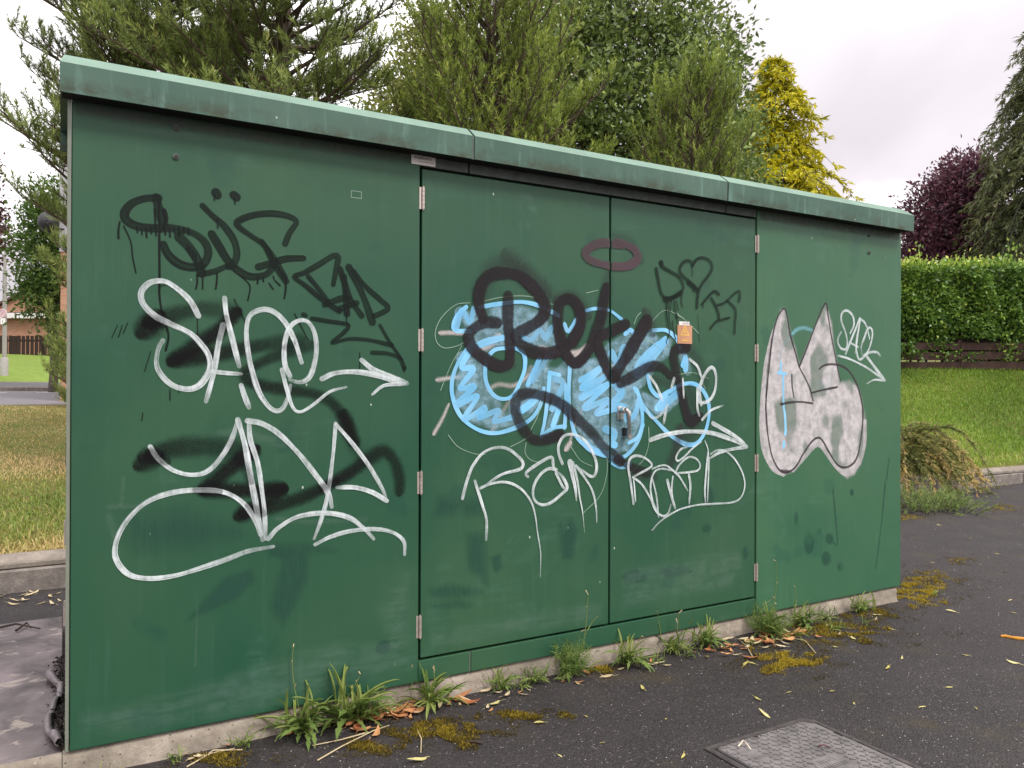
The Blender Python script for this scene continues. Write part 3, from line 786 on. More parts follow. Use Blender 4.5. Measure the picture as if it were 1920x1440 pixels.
def fill(film, crop, pts, soft=0.02, step=0.010, holes=0.0, seed=1, hth=(.28, .55)):
    x0, y0, sc = crop
    poly = [onp(x0 + p[0] / sc, y0 + p[1] / sc) for p in pts]; poly = [(a, b + PLZ) for a, b in poly]
    xs = np.arange(min(p[0] for p in poly) - step, max(p[0] for p in poly) + step, step)
    zs = np.arange(min(p[1] for p in poly) - step, max(p[1] for p in poly) + step, step)
    X, Z = np.meshgrid(xs, zs, indexing='ij'); ins = inside(poly, X, Z); D = np.where(ins, edge_dist(poly, X, Z), 0)
    A = np.clip(D / soft, 0, 1)
    if holes:
        h = wavy(X * 14, Z * 9, seed) + 0.6 * wavy(X * 45, Z * 22, seed + 1)
        A = A * (1 - holes * smooth(hth[0], hth[1], h))
    f = FILMS[film]; base = sum(len(v) for v in f.V)
    lay = 0.0006 + LAYER[0] * 0.00002; LAYER[0] += 1
    idx = -np.ones(X.shape, int); need = np.zeros(X.shape, bool)
    cell = (ins[:-1, :-1] | ins[1:, :-1] | ins[:-1, 1:] | ins[1:, 1:])
    for a in (0, 1):
        for b in (0, 1): need[a:X.shape[0] - 1 + a, b:X.shape[1] - 1 + b] |= cell
    idx[need] = np.arange(need.sum())
    V = [(x, -lay, z) for x, z in zip(X[need], Z[need])]
    f.V.append(V); f.U += [(x, .5) for x in X[need]]; f.A += list(A[need])
    for i, j in np.argwhere(cell):
        f.F.append((base + idx[i, j], base + idx[i + 1, j], base + idx[i + 1, j + 1], base + idx[i, j + 1]))
PANELS = [(left_panel, 0.0, Xd0 - GAP / 2), (door_l, Xd0 + GAP / 2, Xm - GAP / 2), (door_r, Xm + GAP / 2, Xd1 - GAP / 2), (right_panel, Xd1 + GAP / 2, XL)]
def patch(mat, label, name, fn, *args, **kw):
    new_film('tmp', mat); fn('tmp', *args, **kw); lay_films(['tmp'], label, name)
def lay_films(keys, label, name="graffiti"):
    """each paint of a tag becomes one film per panel it lies on, trimmed at the door gaps"""
    for key in keys:
        f = FILMS[key]; V = [v for L in f.V for v in L]
        if not V: continue
        me = bpy.data.meshes.new(name); me.from_pydata(V, [], f.F); me.update()
        uvl = me.uv_layers.new(name="UVMap")
        lv = np.zeros(len(me.loops), np.int32); me.loops.foreach_get("vertex_index", lv)
        U = np.asarray(f.U, np.float32)[lv]; uvl.data.foreach_set("uv", U.ravel())
        at = me.attributes.new("fade", 'FLOAT', 'POINT'); at.data.foreach_set("value", np.asarray(f.A, np.float32))
        xs = np.array([v[0] for v in V])
        for pan, a, b in PANELS:
            if xs.max() < a or xs.min() > b: continue
            bm = bmesh.new(); bm.from_mesh(me)
            for x, nx in ((a, -1), (b, 1)):
                bmesh.ops.bisect_plane(bm, geom=list(bm.verts) + list(bm.edges) + list(bm.faces), plane_co=(x, 0, 0), plane_no=(nx, 0, 0), clear_outer=True)
            if not len(bm.faces): bm.free(); continue
            o = bm_obj(name, bm, f.mat, pan); o["label"] = label
        bpy.data.meshes.remove(me)
    LAYER[0] = max(LAYER[0], 0)

CA = (100, 300, 2.7429); CB = (100, 740, 2.7429); CD = (760, 400, 2.7429); CE = (760, 740, 2.7429)
CG = (840, 800, 6.0); CH = (1150, 800, 6.857); C3 = (1120, 480, 6.4); P1 = (1400, 540, 6.4); P2 = (1400, 720, 6.4); PX = (0, 0, 1.0)
def R(film, crop, strokes, w):
    for s_ in strokes:
        if isinstance(s_, tuple): pts, kw = s_; kw = dict(kw); ww = kw.pop('w', w); stroke(film, crop, pts, ww, **kw)
        else: stroke(film, crop, s_, w)

# --- wipes and scuffs on the panels
patch(P_wipe, 'darker green wiped patch', 'wiped_patch', fill, CB, [(1090, 800), (1330, 790), (1325, 950), (1250, 1110), (1180, 1220), (1100, 1100), (1130, 960), (1160, 860)], .03)
patch(P_wipe, 'darker green wiped patch', 'wiped_patch', fill, CB, [(1080, 760), (1300, 745), (1480, 790), (1470, 825), (1300, 830), (1100, 850)], .03)
patch(P_wipe, 'darker green wiped patch', 'wiped_patch', fill, CB, [(660, 1185), (760, 1050), (880, 930), (1030, 880), (1050, 960), (960, 1050), (800, 1130)], .025)
patch(P_wipe, 'darker green wiped patch', 'wiped_patch', fill, CB, [(1655, 1290), (1690, 1260), (1740, 1265), (1745, 1300), (1700, 1335), (1660, 1325)], .006)
patch(P_wipe, 'darker green wiped patch', 'wiped_patch', fill, CB, [(300, 560), (700, 540), (1000, 640), (1020, 760), (700, 840), (400, 860), (320, 760)], .10)
patch(P_wipe, 'darker green wiped patch', 'wiped_patch', fill, CE, [(100, 990), (250, 960), (400, 990), (420, 1030), (260, 1060), (130, 1050)], .03)
patch(P_wipe, 'darker green wiped patch', 'wiped_patch', fill, CE, [(120, 1080), (280, 1040), (370, 1070), (330, 1110), (150, 1110)], .03)
patch(P_wipe, 'darker green wiped patch', 'wiped_patch', fill, CE, [(780, 660), (850, 600), (900, 700), (870, 850), (800, 860)], .03, holes=.8, seed=4)
patch(P_wipe, 'darker green wiped patch', 'wiped_patch', fill, CE, [(430, 830), (500, 810), (510, 900), (460, 920)], .015, holes=.5, seed=6)
patch(P_wipe, 'darker green wiped patch', 'wiped_patch', fill, CE, [(300, 700), (430, 680), (440, 1020), (300, 900)], .05, holes=.7, seed=8)
patch(P_wipe, 'darker green wiped patch', 'wiped_patch', fill, CE, [(1300, 880), (1440, 870), (1500, 910), (1330, 950)], .02, holes=.6, seed=9)
patch(P_wipe, 'darker green wiped patch', 'wiped_patch', fill, CE, [(150, 500), (420, 520), (400, 640), (130, 640)], .05, holes=.7, seed=12)
for q in ([(1562, 920), (1570, 1015), (1563, 1018)], [(1660, 905), (1652, 985), (1642, 1065)], [(1667, 860), (1662, 900)]):
    patch(P_wipe, 'darker green wiped patch', 'wiped_patch', stroke, PX, q, 9 if q[0][0] > 1600 else 11, taper=(.6, .5))
for cx, cy, rx, ry in ((1517, 1018, 11, 22), (1493, 972, 5, 14), (1555, 1010, 9, 12), (1549, 1047, 10, 15), (1576, 1062, 7, 10), (1536, 996, 5, 9), (1398, 1036, 7, 14), (1597, 923, 5, 8), (1326, 990, 10, 9), (1329, 930, 12, 22), (1190, 1080, 25, 14)):
    patch(P_wipe, 'darker green wiped patch', 'wiped_patch', fill, PX, [(cx + rx * math.cos(a * math.pi / 7), cy + ry * math.sin(a * math.pi / 7)) for a in range(14)], .012, .006, holes=.6, seed=int(cx))
patch(P_chalk, 'chalky pale smear', 'chalk_smear', fill, PX, [(140, 1330), (330, 1290), (600, 1200), (770, 1190), (780, 1260), (560, 1325), (330, 1370), (140, 1398)], .05, .014, holes=.5, seed=2)
patch(P_chalk, 'chalky pale smear', 'chalk_smear', fill, PX, [(800, 1180), (1130, 1120), (1135, 1165), (800, 1225)], .04, .014, holes=.5, seed=5)
patch(P_chalk, 'chalky pale smear', 'chalk_smear', fill, PX, [(1160, 1060), (1400, 1020), (1405, 1100), (1160, 1150)], .05, .014, holes=.6, seed=15)
patch(P_chalk, 'chalky pale smear', 'chalk_smear', fill, PX, [(140, 205), (500, 260), (780, 310), (780, 330), (500, 285), (140, 235)], .02, .012, holes=.3, seed=3)
patch(P_chalk, 'chalky pale smear', 'chalk_smear', fill, PX, [(1430, 405), (1686, 447), (1686, 465), (1430, 425)], .02, .012, holes=.3, seed=13)
patch(P_chalk, 'chalky pale smear', 'chalk_smear', fill, PX, [(770, 330), (787, 325), (787, 400), (775, 392), (766, 360)], .02, .006, holes=.7, seed=23)
patch(P_chalk, 'chalky pale smear', 'chalk_smear', fill, PX, [(797, 325), (812, 335), (814, 380), (806, 402), (797, 400)], .02, .006, holes=.7, seed=24)
patch(P_chalk, 'chalky pale smear', 'chalk_smear', fill, CB, [(1640, 1100), (1800, 800), (1870, 900), (1870, 1330), (1720, 1360)], .07, .014, holes=.6, seed=33)
patch(P_chalk, 'chalky pale smear', 'chalk_smear', stroke, CB, [(360, 430), (350, 560)], 30); patch(P_chalk, 'chalky pale smear', 'chalk_smear', stroke, CB, [(740, 1100), (735, 1250), (730, 1390)], 16)
patch(P_chalk, 'chalky pale smear', 'chalk_smear', stroke, CB, [(300, 575), (420, 570), (480, 560)], 40); patch(P_chalk, 'chalky pale smear', 'chalk_smear', stroke, CB, [(290, 640), (320, 730), (325, 820)], 60)
patch(P_chalk, 'chalky pale smear', 'chalk_smear', stroke, CB, [(860, 200), (960, 190), (1050, 215), (1160, 250)], 70); patch(P_chalk, 'chalky pale smear', 'chalk_smear', stroke, CB, [(1160, 640), (1350, 655), (1600, 640)], 40)

P_dustb = mat_paint("eaves_grime", (0.135, 0.135, 0.125), 0.9, patchy=.3, fine=.3, fdir=(30, 30, 8), amax=.55, rough=.9, spec=.1)
patch(P_dustb, 'grey dust band below the eaves', 'eaves_dust', fill, PX, [(137, 184), (785, 286), (785, 310), (500, 272), (300, 238), (137, 216)], .016, .008)
patch(P_dustb, 'grey dust band below the eaves', 'eaves_dust', fill, PX, [(1423, 388), (1688, 428), (1688, 452), (1560, 434), (1423, 414)], .016, .008)
# --- left panel, black tag at the top
new_film('mk', P_mark); new_film('dr', P_drip)
R('mk', CA, [
    [(540, 195), (470, 198), (405, 222), (368, 268), (375, 308), (425, 338), (510, 350), (610, 350), (705, 370), (770, 412), (796, 462), (788, 512), (758, 545), (700, 550), (640, 530), (590, 485), (566, 435)],
    [(528, 190), (540, 240), (558, 310)],
    ([(650, 398), (695, 445), (738, 510), (762, 580)], dict(w=50)),
    ([(755, 588), (830, 572), (905, 540)], dict(w=32)),
    ([(768, 236), (820, 288), (880, 342), (928, 412), (944, 480), (930, 530), (905, 548)], dict(w=36)),
    ([(815, 382), (850, 440), (900, 520), (960, 575), (1020, 600), (1090, 590), (1122, 558), (1130, 525)], dict(w=42)),
    ([(1055, 550), (1130, 528), (1200, 508), (1285, 505)], dict(w=38)),
    ([(1192, 430), (1215, 375), (1250, 318), (1205, 288), (1120, 275), (1020, 286), (945, 320), (962, 350), (1020, 392), (1082, 436), (1115, 495), (1150, 560), (1195, 622)], dict(w=34)),
    ([(1072, 418), (1130, 500), (1190, 602)], dict(w=32)),
    ([(836, 168), (842, 178)], dict(w=44)), ([(930, 182), (940, 190)], dict(w=48)),
], 44)
R('dr', CA, [
    ([(545, 205), (545, 420), (546, 600), (546, 700), (562, 800), (592, 900), (578, 980)], dict(w=12)),
    ([(342, 318), (335, 360), (335, 402)], dict(w=11)), ([(362, 340), (398, 420), (408, 500), (425, 580)], dict(w=8)),
    [(738, 590), (740, 630), (733, 662)], [(768, 596), (768, 662)], [(842, 582), (840, 630), (835, 662)],
    ([(958, 592), (1000, 630), (1012, 660), (1000, 722)], dict(w=8)), ([(1196, 612), (1194, 670), (1187, 712)], dict(w=12)),
    [(845, 300), (845, 350)], [(1052, 600), (1050, 635)], [(1078, 600), (1080, 625)], [(828, 180), (828, 207)], [(930, 200), (935, 226)],
    ([(570, 260), (580, 300), (572, 350)], dict(w=22)), ([(520, 250), (528, 380)], dict(w=9)),
    [(1132, 598), (1134, 612)], [(1140, 620), (1165, 645)], [(1110, 635), (1130, 664)],
] + [[(430 + i * 24, 345 + (i % 3) * 3), (432 + i * 24, 372 + (i * 7 % 5) * 6)] for i in range(12)] + [[(690 + i * 14, 430 + i * 18), (690 + i * 14, 470 + i * 18)] for i in range(4)], 9)
lay_films(['mk', 'dr'], 'dripping black marker tag high on the panel'); new_film('mk', P_mark); new_film('dr', P_drip)
R('mk', CA, [
    ([(1440, 640), (1455, 560), (1465, 500), (1440, 492), (1360, 540), (1290, 580), (1238, 600), (1290, 640), (1350, 690), (1400, 730), (1470, 775)], dict(w=30)),
    ([(1312, 600), (1362, 660), (1412, 725)], dict(w=24)),
    ([(1475, 562), (1500, 640), (1530, 720), (1585, 800)], dict(w=34)), ([(1495, 600), (1502, 700), (1510, 790)], dict(w=34)),
    ([(1395, 745), (1470, 715), (1515, 708)], dict(w=32)), ([(1475, 765), (1560, 735)], dict(w=32)),
    ([(1520, 552), (1562, 632), (1602, 722), (1640, 832)], dict(w=40)), ([(1545, 572), (1605, 650), (1680, 718), (1722, 760), (1690, 785), (1650, 802)], dict(w=28)),
    ([(1330, 815), (1420, 830), (1515, 848), (1490, 890), (1432, 940), (1520, 920), (1620, 925), (1740, 952)], dict(w=22)),
    ([(1680, 850), (1732, 940), (1792, 1025)], dict(w=18)), ([(1640, 990), (1720, 995), (1780, 1020), (1805, 1070)], dict(w=24)),
    ([(1286, 794), (1296, 798)], dict(w=28)),
], 30)
R('dr', CA, [[(1510, 780), (1508, 830), (1520, 850)], [(1800, 1060), (1798, 1085)], [(1808, 1060), (1806, 1092)],
    [(300, 915), (330, 850)], [(335, 910), (355, 850)], [(360, 890), (382, 838)], [(470, 1085), (500, 985)], [(600, 1180), (600, 1235)], [(645, 1150), (645, 1195)], [(455, 1340), (460, 1300)], [(740, 770), (742, 930)], [(1240, 790), (1310, 925)], [(930, 715), (990, 840)], [(550, 650), (580, 640)], [(1575, 990), (1575, 1080)]], 5)
lay_films(['mk', 'dr'], "angular black marker tag with a zigzag tail")
# --- black mist, then white marker
new_film('bs', P_bspray)
R('bs', CA, [
    ([(495, 850), (505, 840)], dict(w=160)), ([(520, 830), (620, 795), (760, 765), (900, 775)], dict(w=130, fade=(.75, .5))),
    ([(925, 800), (840, 885), (720, 965), (640, 1020)], dict(w=120)), ([(640, 1025), (800, 1005), (1000, 965), (1240, 925)], dict(w=120, fade=(1, .55))),
    ([(1310, 955), (1150, 1005), (1020, 1065), (985, 1112), (1050, 1152), (1200, 1180), (1350, 1205), (1440, 1255), (1505, 1345), (1545, 1440)], dict(w=92, fade=(.65, .95))),
], 110)
lay_films(['bs'], 'soft black spray zigzag under the upper white word'); new_film('bs', P_bspray)
R('bs', CB, [
    ([(480, 345), (500, 335)], dict(w=140)), ([(500, 310), (620, 275), (800, 265), (1000, 290)], dict(w=150, fade=(.8, .62))),
    ([(1010, 300), (910, 375), (800, 470)], dict(w=120)), ([(800, 490), (980, 490), (1150, 485)], dict(w=120)),
    ([(1150, 500), (1060, 560), (985, 605)], dict(w=130)), ([(990, 610), (1150, 570), (1320, 510), (1500, 415), (1620, 330), (1700, 290), (1755, 345), (1780, 430), (1780, 480)], dict(w=100, fade=(1, .85))),
    ([(1500, 130), (1520, 200), (1560, 290)], dict(w=110, fade=(.7, .3))),
], 110)
lay_films(['bs'], "soft black spray zigzag across the lower white loops")
new_film('wm', P_white)
R('wm', CA, [
    [(745, 800), (700, 720), (620, 650), (560, 622), (490, 635), (452, 682), (462, 740), (520, 800), (600, 842), (700, 890), (762, 950), (800, 1012), (802, 1080), (760, 1150), (700, 1178), (620, 1162), (560, 1112), (530, 1050), (540, 970), (562, 930)],
    ([(880, 712), (890, 800), (920, 920), (955, 1060)], dict(w=34)), ([(965, 1160), (985, 1220), (1005, 1272)], dict(w=32)),
    ([(872, 850), (848, 950), (828, 1080), (802, 1180), (785, 1240)], dict(w=34)), ([(805, 1085), (880, 1095), (965, 1100)], dict(w=28)),
    ([(1275, 1040), (1240, 930), (1190, 835), (1130, 780), (1070, 770), (1010, 802), (992, 880), (1000, 980), (1020, 1080), (1060, 1200), (1120, 1280), (1170, 1285), (1202, 1230), (1218, 1160)], dict(w=32)),
    ([(1215, 1110), (1190, 1050), (1188, 950), (1212, 865), (1262, 826), (1312, 836), (1345, 900), (1350, 1000), (1320, 1110), (1270, 1142), (1215, 1130)], dict(w=30)),
    ([(1175, 1080), (1200, 1180), (1230, 1270), (1270, 1295), (1340, 1255), (1420, 1192), (1505, 1168)], dict(w=28, taper=(1, .6))),
    ([(1382, 1125), (1450, 1096), (1560, 1090), (1680, 1112), (1800, 1150)], dict(w=34)), ([(1585, 1030), (1650, 1082), (1740, 1118), (1815, 1148)], dict(w=36)),
    ([(1640, 1205), (1700, 1160), (1805, 1150)], dict(w=30, taper=(.5, 1))),
], 36)
lay_films(['wm'], 'white marker word with a right-pointing arrow'); new_film('wm', P_white)
R('wm', CB, [
    [(498, 268), (540, 330), (620, 390), (720, 412), (800, 388), (870, 310), (920, 220), (945, 135)],
    ([(948, 130), (985, 260), (1010, 400), (1040, 560), (1075, 745)], dict(w=36)),
    ([(1005, 140), (1012, 230), (1050, 350), (1070, 480), (1085, 600), (1090, 740)], dict(w=30)),
    ([(1000, 135), (1070, 148), (1160, 202), (1260, 302), (1340, 402), (1410, 502), (1430, 575)], dict(w=34)),
    ([(1450, 150), (1440, 280), (1420, 450), (1400, 560), (1370, 660), (1340, 740)], dict(w=26)),
    ([(1455, 155), (1530, 242), (1620, 362), (1690, 482), (1713, 545)], dict(w=26)), ([(1713, 545), (1640, 502), (1550, 477), (1458, 477)], dict(w=28)),
    ([(1065, 715), (1040, 650), (980, 562), (880, 502), (740, 490), (600, 506), (480, 552), (390, 632), (335, 722), (316, 812), (342, 880), (402, 930), (502, 944), (622, 930), (760, 890), (900, 842), (1000, 804), (1130, 780)], dict(w=32)),
    ([(1105, 740), (1160, 682), (1260, 626), (1400, 608), (1520, 632), (1600, 692), (1645, 740)], dict(w=30)),
    ([(1345, 770), (1420, 732), (1520, 702), (1640, 690), (1740, 706), (1800, 752), (1805, 820)], dict(w=26)),
], 30)
lay_films(['wm'], "white marker peaks ending in a big open loop")
new_film('bs2', P_bspray)                         # the mist drifts over part of the white
R('bs2', CA, [([(505, 830), (600, 830)], dict(w=90, fade=(.55, .2))), ([(880, 830), (860, 900)], dict(w=70, fade=(.45, .35))), ([(1200, 960), (1220, 950)], dict(w=70, fade=(.35, .3)))], 100)
R('bs2', CB, [([(560, 330), (520, 310)], dict(w=90, fade=(.6, .6))), ([(960, 330), (1010, 430)], dict(w=70, fade=(.4, .5))), ([(760, 490), (830, 495)], dict(w=90, fade=(.5, .6))), ([(1020, 580), (1060, 600)], dict(w=90, fade=(.6, .6))), ([(1400, 470), (1440, 450)], dict(w=70, fade=(.6, .6)))], 80)
lay_films(['bs2'], "black mist drifting over the white marker")
# --- the doors: pale stubs, blue bubble letters
LAYER[0] = 0
new_film('pk', P_pink)
R('pk', CD, [
    [(185, 615), (240, 614), (285, 616)], [(170, 856), (220, 848), (270, 842)], ([(150, 1128), (188, 1060), (222, 985)], dict(w=34, taper=(1.2, .6))),
    ([(470, 640), (430, 680), (380, 700)], dict(w=60)), ([(700, 690), (800, 715), (900, 715)], dict(w=50)), ([(832, 1205), (842, 1190)], dict(w=52)), ([(845, 1180), (870, 1090), (920, 985)], dict(w=30, fade=(.7, .5))),
    ([(430, 905), (480, 880), (560, 885), (640, 830)], dict(w=40, fade=(.6, .8))), ([(450, 1110), (500, 1020), (560, 930), (640, 800)], dict(w=46, fade=(.5, .3))),
    ([(990, 910), (1020, 840), (1060, 790)], dict(w=40)), ([(880, 730), (930, 690)], dict(w=50)), ([(1060, 980), (1080, 960)], dict(w=40)),
], 38)
new_film('ws', P_wash)
R('ws', CD, [
    ([(290, 520), (350, 560), (420, 590)], dict(w=90)), ([(480, 500), (600, 520), (700, 560)], dict(w=80, fade=(.8, .6))), ([(590, 600), (700, 610), (760, 660)], dict(w=80)),
    ([(300, 760), (330, 850), (280, 960)], dict(w=110)), ([(640, 1000), (700, 800), (760, 700)], dict(w=70, fade=(.5, .8))), ([(780, 820), (860, 760), (960, 780), (1020, 830)], dict(w=60, fade=(.7, .6))),
    ([(760, 900), (780, 1000), (740, 1110)], dict(w=80)), ([(900, 960), (960, 1010), (1000, 1090)], dict(w=90, fade=(.6, .7))), ([(1060, 700), (1140, 660), (1250, 640)], dict(w=110)), ([(1090, 930), (1160, 900), (1230, 830), (1330, 700)], dict(w=90, fade=(.9, .9))),
    ([(1230, 960), (1320, 1000), (1380, 960)], dict(w=90)), ([(1120, 1000), (1180, 1030), (1200, 1110), (1150, 1200)], dict(w=60, fade=(.8, .8))), ([(930, 1180), (1000, 1190), (1080, 1240)], dict(w=70)), ([(1430, 740), (1450, 800)], dict(w=70, fade=(.8, .6))), ([(560, 1000), (600, 980), (680, 960)], dict(w=70)),
], 80)
fill('ws', CD, [(270, 510), (400, 475), (600, 465), (760, 520), (800, 640), (720, 700), (560, 690), (420, 700), (330, 690), (290, 600)], .02, .008, holes=.95, seed=201)
fill('ws', CD, [(330, 690), (430, 700), (410, 790), (420, 900), (490, 960), (590, 900), (640, 790), (700, 760), (720, 900), (690, 1000), (600, 1085), (460, 1125), (330, 1080), (250, 960), (250, 840)], .015, .008, holes=1.0, seed=202)
fill('ws', CD, [(700, 780), (840, 790), (830, 1090), (720, 1130)], .012, .008, holes=.9, seed=203)
fill('ws', CD, [(850, 790), (960, 740), (1100, 720), (1230, 620), (1380, 640), (1400, 720), (1250, 800), (1200, 900), (1215, 1080), (1140, 1230), (1000, 1230), (880, 1130), (850, 1000)], .015, .008, holes=1.0, seed=204)
fill('ws', CD, [(1200, 900), (1290, 950), (1400, 900), (1390, 980), (1290, 1050), (1230, 990)], .015, .008, holes=.7, seed=205)
new_film('bl', P_blue)
R('bl', CD, [
    [(312, 482), (268, 525), (246, 578), (262, 603), (335, 606)],
    [(385, 482), (480, 466), (600, 456), (700, 480), (785, 525)],
    [(345, 660), (275, 760), (240, 862), (247, 962), (292, 1052), (372, 1112), (462, 1130), (562, 1104), (642, 1060), (692, 990), (712, 900)],
    [(520, 692), (455, 705), (416, 762), (412, 852), (442, 922), (492, 954), (552, 938), (592, 862), (614, 792), (608, 722), (560, 692), (510, 694)],
    [(742, 822), (736, 902), (720, 1042), (700, 1142)], [(742, 820), (790, 832)], [(700, 1145), (760, 1105), (820, 1095)], [(822, 880), (826, 980), (818, 1100)],
    [(845, 792), (840, 932), (850, 1052), (882, 1150), (962, 1220), (1062, 1255), (1130, 1248), (1190, 1180), (1218, 1080), (1208, 962), (1178, 900)],
    ([(930, 500), (980, 490), (1050, 500), (1112, 545)], dict(w=20)), [(1275, 602), (1340, 602), (1392, 642), (1412, 690)],
    [(1245, 830), (1262, 900), (1302, 940), (1352, 918), (1422, 880), (1492, 880), (1542, 930), (1562, 1012), (1545, 1112), (1500, 1180), (1440, 1186), (1362, 1140), (1282, 1060), (1222, 990), (1190, 910)],
    [(818, 572), (838, 606), (880, 545)], [(1130, 620), (1160, 600), (1180, 640)], [(1150, 1180), (1195, 1150), (1220, 1090)],
], 25)
R('bl', CD, [   # scribbled filling
    ([(340, 690), (290, 790), (350, 800), (280, 900), (355, 890), (262, 985), (370, 940), (300, 1060), (410, 1000), (375, 1050), (480, 1015), (455, 1070), (545, 1050)], dict(w=34, fade=(1, .75))),
    ([(262, 590), (290, 500), (330, 560), (350, 490)], dict(w=34, fade=(.8, .6))),
    ([(600, 640), (650, 650), (690, 600), (720, 640), (750, 590)], dict(w=34, fade=(.7, .5))), ([(500, 640), (420, 660), (350, 690)], dict(w=40)),
    ([(630, 880), (690, 745), (650, 870), (740, 720)], dict(w=28, fade=(.9, .4))), ([(760, 1090), (800, 960), (750, 1010), (810, 880), (770, 850)], dict(w=36, fade=(1, .7))),
    ([(900, 858), (1000, 800), (905, 900), (1025, 840), (900, 950), (1040, 880), (920, 1000), (1040, 960), (980, 1030), (1060, 1010)], dict(w=34, fade=(.9, .9))),
    ([(1060, 860), (1110, 920), (1060, 990), (1120, 1000)], dict(w=50, fade=(.9, .7))), ([(1060, 720), (1100, 780), (1120, 690), (1160, 720), (1200, 640)], dict(w=44, fade=(.8, .7))),
    ([(1300, 680), (1210, 760), (1190, 830), (1250, 760), (1340, 650), (1260, 720)], dict(w=50, fade=(1, .8))), ([(1295, 1000), (1340, 930), (1310, 1000), (1390, 930)], dict(w=44, fade=(1, .8))),
    ([(1120, 1010), (1140, 1060), (1180, 1030), (1200, 960)], dict(w=36, fade=(.7, .8))), ([(1030, 1110), (1075, 1130), (1060, 1180), (1075, 1190)], dict(w=44, fade=(.7, 1))), ([(920, 1180), (960, 1215), (1040, 1240)], dict(w=44)),
    ([(1425, 780), (1440, 740), (1440, 800)], dict(w=36)), ([(1060, 1275), (1110, 1300), (1150, 1290)], dict(w=34, fade=(.8, .5))), ([(600, 1010), (640, 980), (690, 930)], dict(w=48)),
], 34)
lay_films(['pk'], "pale pink spray stubs under the blue letters"); lay_films(['ws', 'bl'], "sky blue bubble letters scribbled across both doors")
new_film('th', P_thin)
R('th', CD, [
    [(330, 460), (260, 470), (190, 530), (155, 600), (160, 660), (200, 692), (270, 680), (320, 650)], [(350, 470), (450, 440), (560, 425), (660, 432), (760, 470)], [(180, 910), (230, 790), (290, 680)], [(220, 1140), (270, 1200), (350, 1235), (410, 1240)],
    [(540, 1200), (600, 1170), (660, 1130)], [(700, 960), (680, 1040), (640, 1120)], [(620, 1180), (615, 1230), (640, 1265), (680, 1280)], [(850, 1200), (900, 1270), (960, 1300)], [(1035, 1230), (1035, 1340), (1000, 1450), (915, 1540)], [(1250, 1100), (1250, 1190), (1220, 1270), (1150, 1340)],
    [(1175, 570), (1190, 530), (1210, 510)], [(1390, 510), (1450, 560), (1510, 620)], [(1150, 720), (1200, 660), (1260, 660), (1310, 700)], [(1400, 830), (1480, 820), (1560, 850)], [(1240, 590), (1330, 500), (1430, 540)], [(930, 410), (990, 395)], [(1500, 800), (1540, 900)],
], 5)
lay_films(['th'], "hair-thin pale scratched loops")
# black mist and fat black line
new_film('cl', P_cloud)
R('cl', CD, [([(400, 380), (440, 290), (520, 255), (600, 300), (690, 380)], dict(w=170, fade=(.45, .55))), ([(560, 250), (640, 330), (720, 420)], dict(w=190, fade=(.45, .3))), ([(800, 440), (860, 430), (920, 500)], dict(w=120, fade=(.7, .7))),
             ([(1020, 520), (1035, 400), (1040, 350)], dict(w=110, fade=(.8, .4))), ([(1245, 540), (1260, 580)], dict(w=120, fade=(.7, .6))), ([(1440, 690), (1490, 730), (1530, 830)], dict(w=130, fade=(.55, .35))), ([(1470, 950), (1490, 1060), (1470, 1120)], dict(w=170, fade=(.55, .5))),
             ([(1410, 1130), (1395, 1200), (1370, 1270)], dict(w=100, fade=(.9, .7))), ([(1180, 1330), (1260, 1350)], dict(w=110, fade=(.7, .5))), ([(1300, 860), (1380, 880)], dict(w=100, fade=(.5, .3))), ([(1090, 120), (1160, 150), (1200, 220)], dict(w=90, fade=(.35, .35)))], 120)
FATW = [[(325, 632), (342, 690), (400, 742), (470, 782), (530, 780)], [(378, 470), (386, 380), (430, 322), (500, 308), (582, 322), (652, 378), (710, 470)], [(840, 440), (880, 480), (900, 570), (862, 655)], [(782, 560), (802, 660), (842, 750), (882, 768), (930, 720)], [(992, 650), (1012, 740), (1060, 830)], [(1108, 872), (1180, 832), (1250, 792)], [(566, 1020), (602, 1100), (660, 1162), (790, 1140)], [(622, 926), (702, 938), (792, 975), (880, 1052), (962, 1132)]]
for q in FATW: stroke('cl', CD, q, 104, fade=(.30, .38))
new_film('fat', P_fat)
R('fat', CD, [
    [(465, 562), (410, 562), (352, 592), (325, 632), (342, 690), (400, 742), (470, 782), (520, 780), (538, 750), (535, 650), (526, 550), (528, 432)],
    ([(400, 538), (378, 470), (386, 380), (430, 322), (500, 308), (582, 322), (652, 378), (700, 440), (718, 500), (690, 548), (630, 588), (568, 625), (590, 672), (660, 712), (740, 718), (800, 700), (862, 655)], dict(w=77)),
    ([(862, 655), (900, 570), (888, 480), (842, 440), (796, 465), (782, 560), (802, 660), (842, 750), (882, 768), (930, 720), (972, 640), (1002, 540), (1020, 440), (1032, 385)], dict(w=77)),
    ([(1128, 572), (1060, 606), (992, 650), (1012, 740), (1048, 820), (1072, 838)], dict(w=72)), ([(1072, 838), (1120, 762), (1180, 662), (1238, 560)], dict(w=86)),
    ([(1108, 872), (1180, 832), (1250, 792), (1310, 788), (1362, 832)], dict(w=72, fade=(1, .8), taper=(1, .8))),
    ([(1440, 690), (1386, 704), (1380, 760), (1402, 850), (1422, 940), (1442, 1020), (1466, 1070), (1510, 1045)], dict(w=65, fade=(1, .85))),
    ([(790, 1140), (720, 1162), (660, 1162), (602, 1100), (566, 1020), (574, 952), (622, 926), (702, 938), (792, 975), (880, 1052), (962, 1132), (1030, 1215), (1100, 1270)], dict(w=70, fade=(.85, .8))), ([(1090, 1265), (1180, 1310), (1240, 1332)], dict(w=56, fade=(.8, .5))),
], 74)
new_film('ha', P_halo)
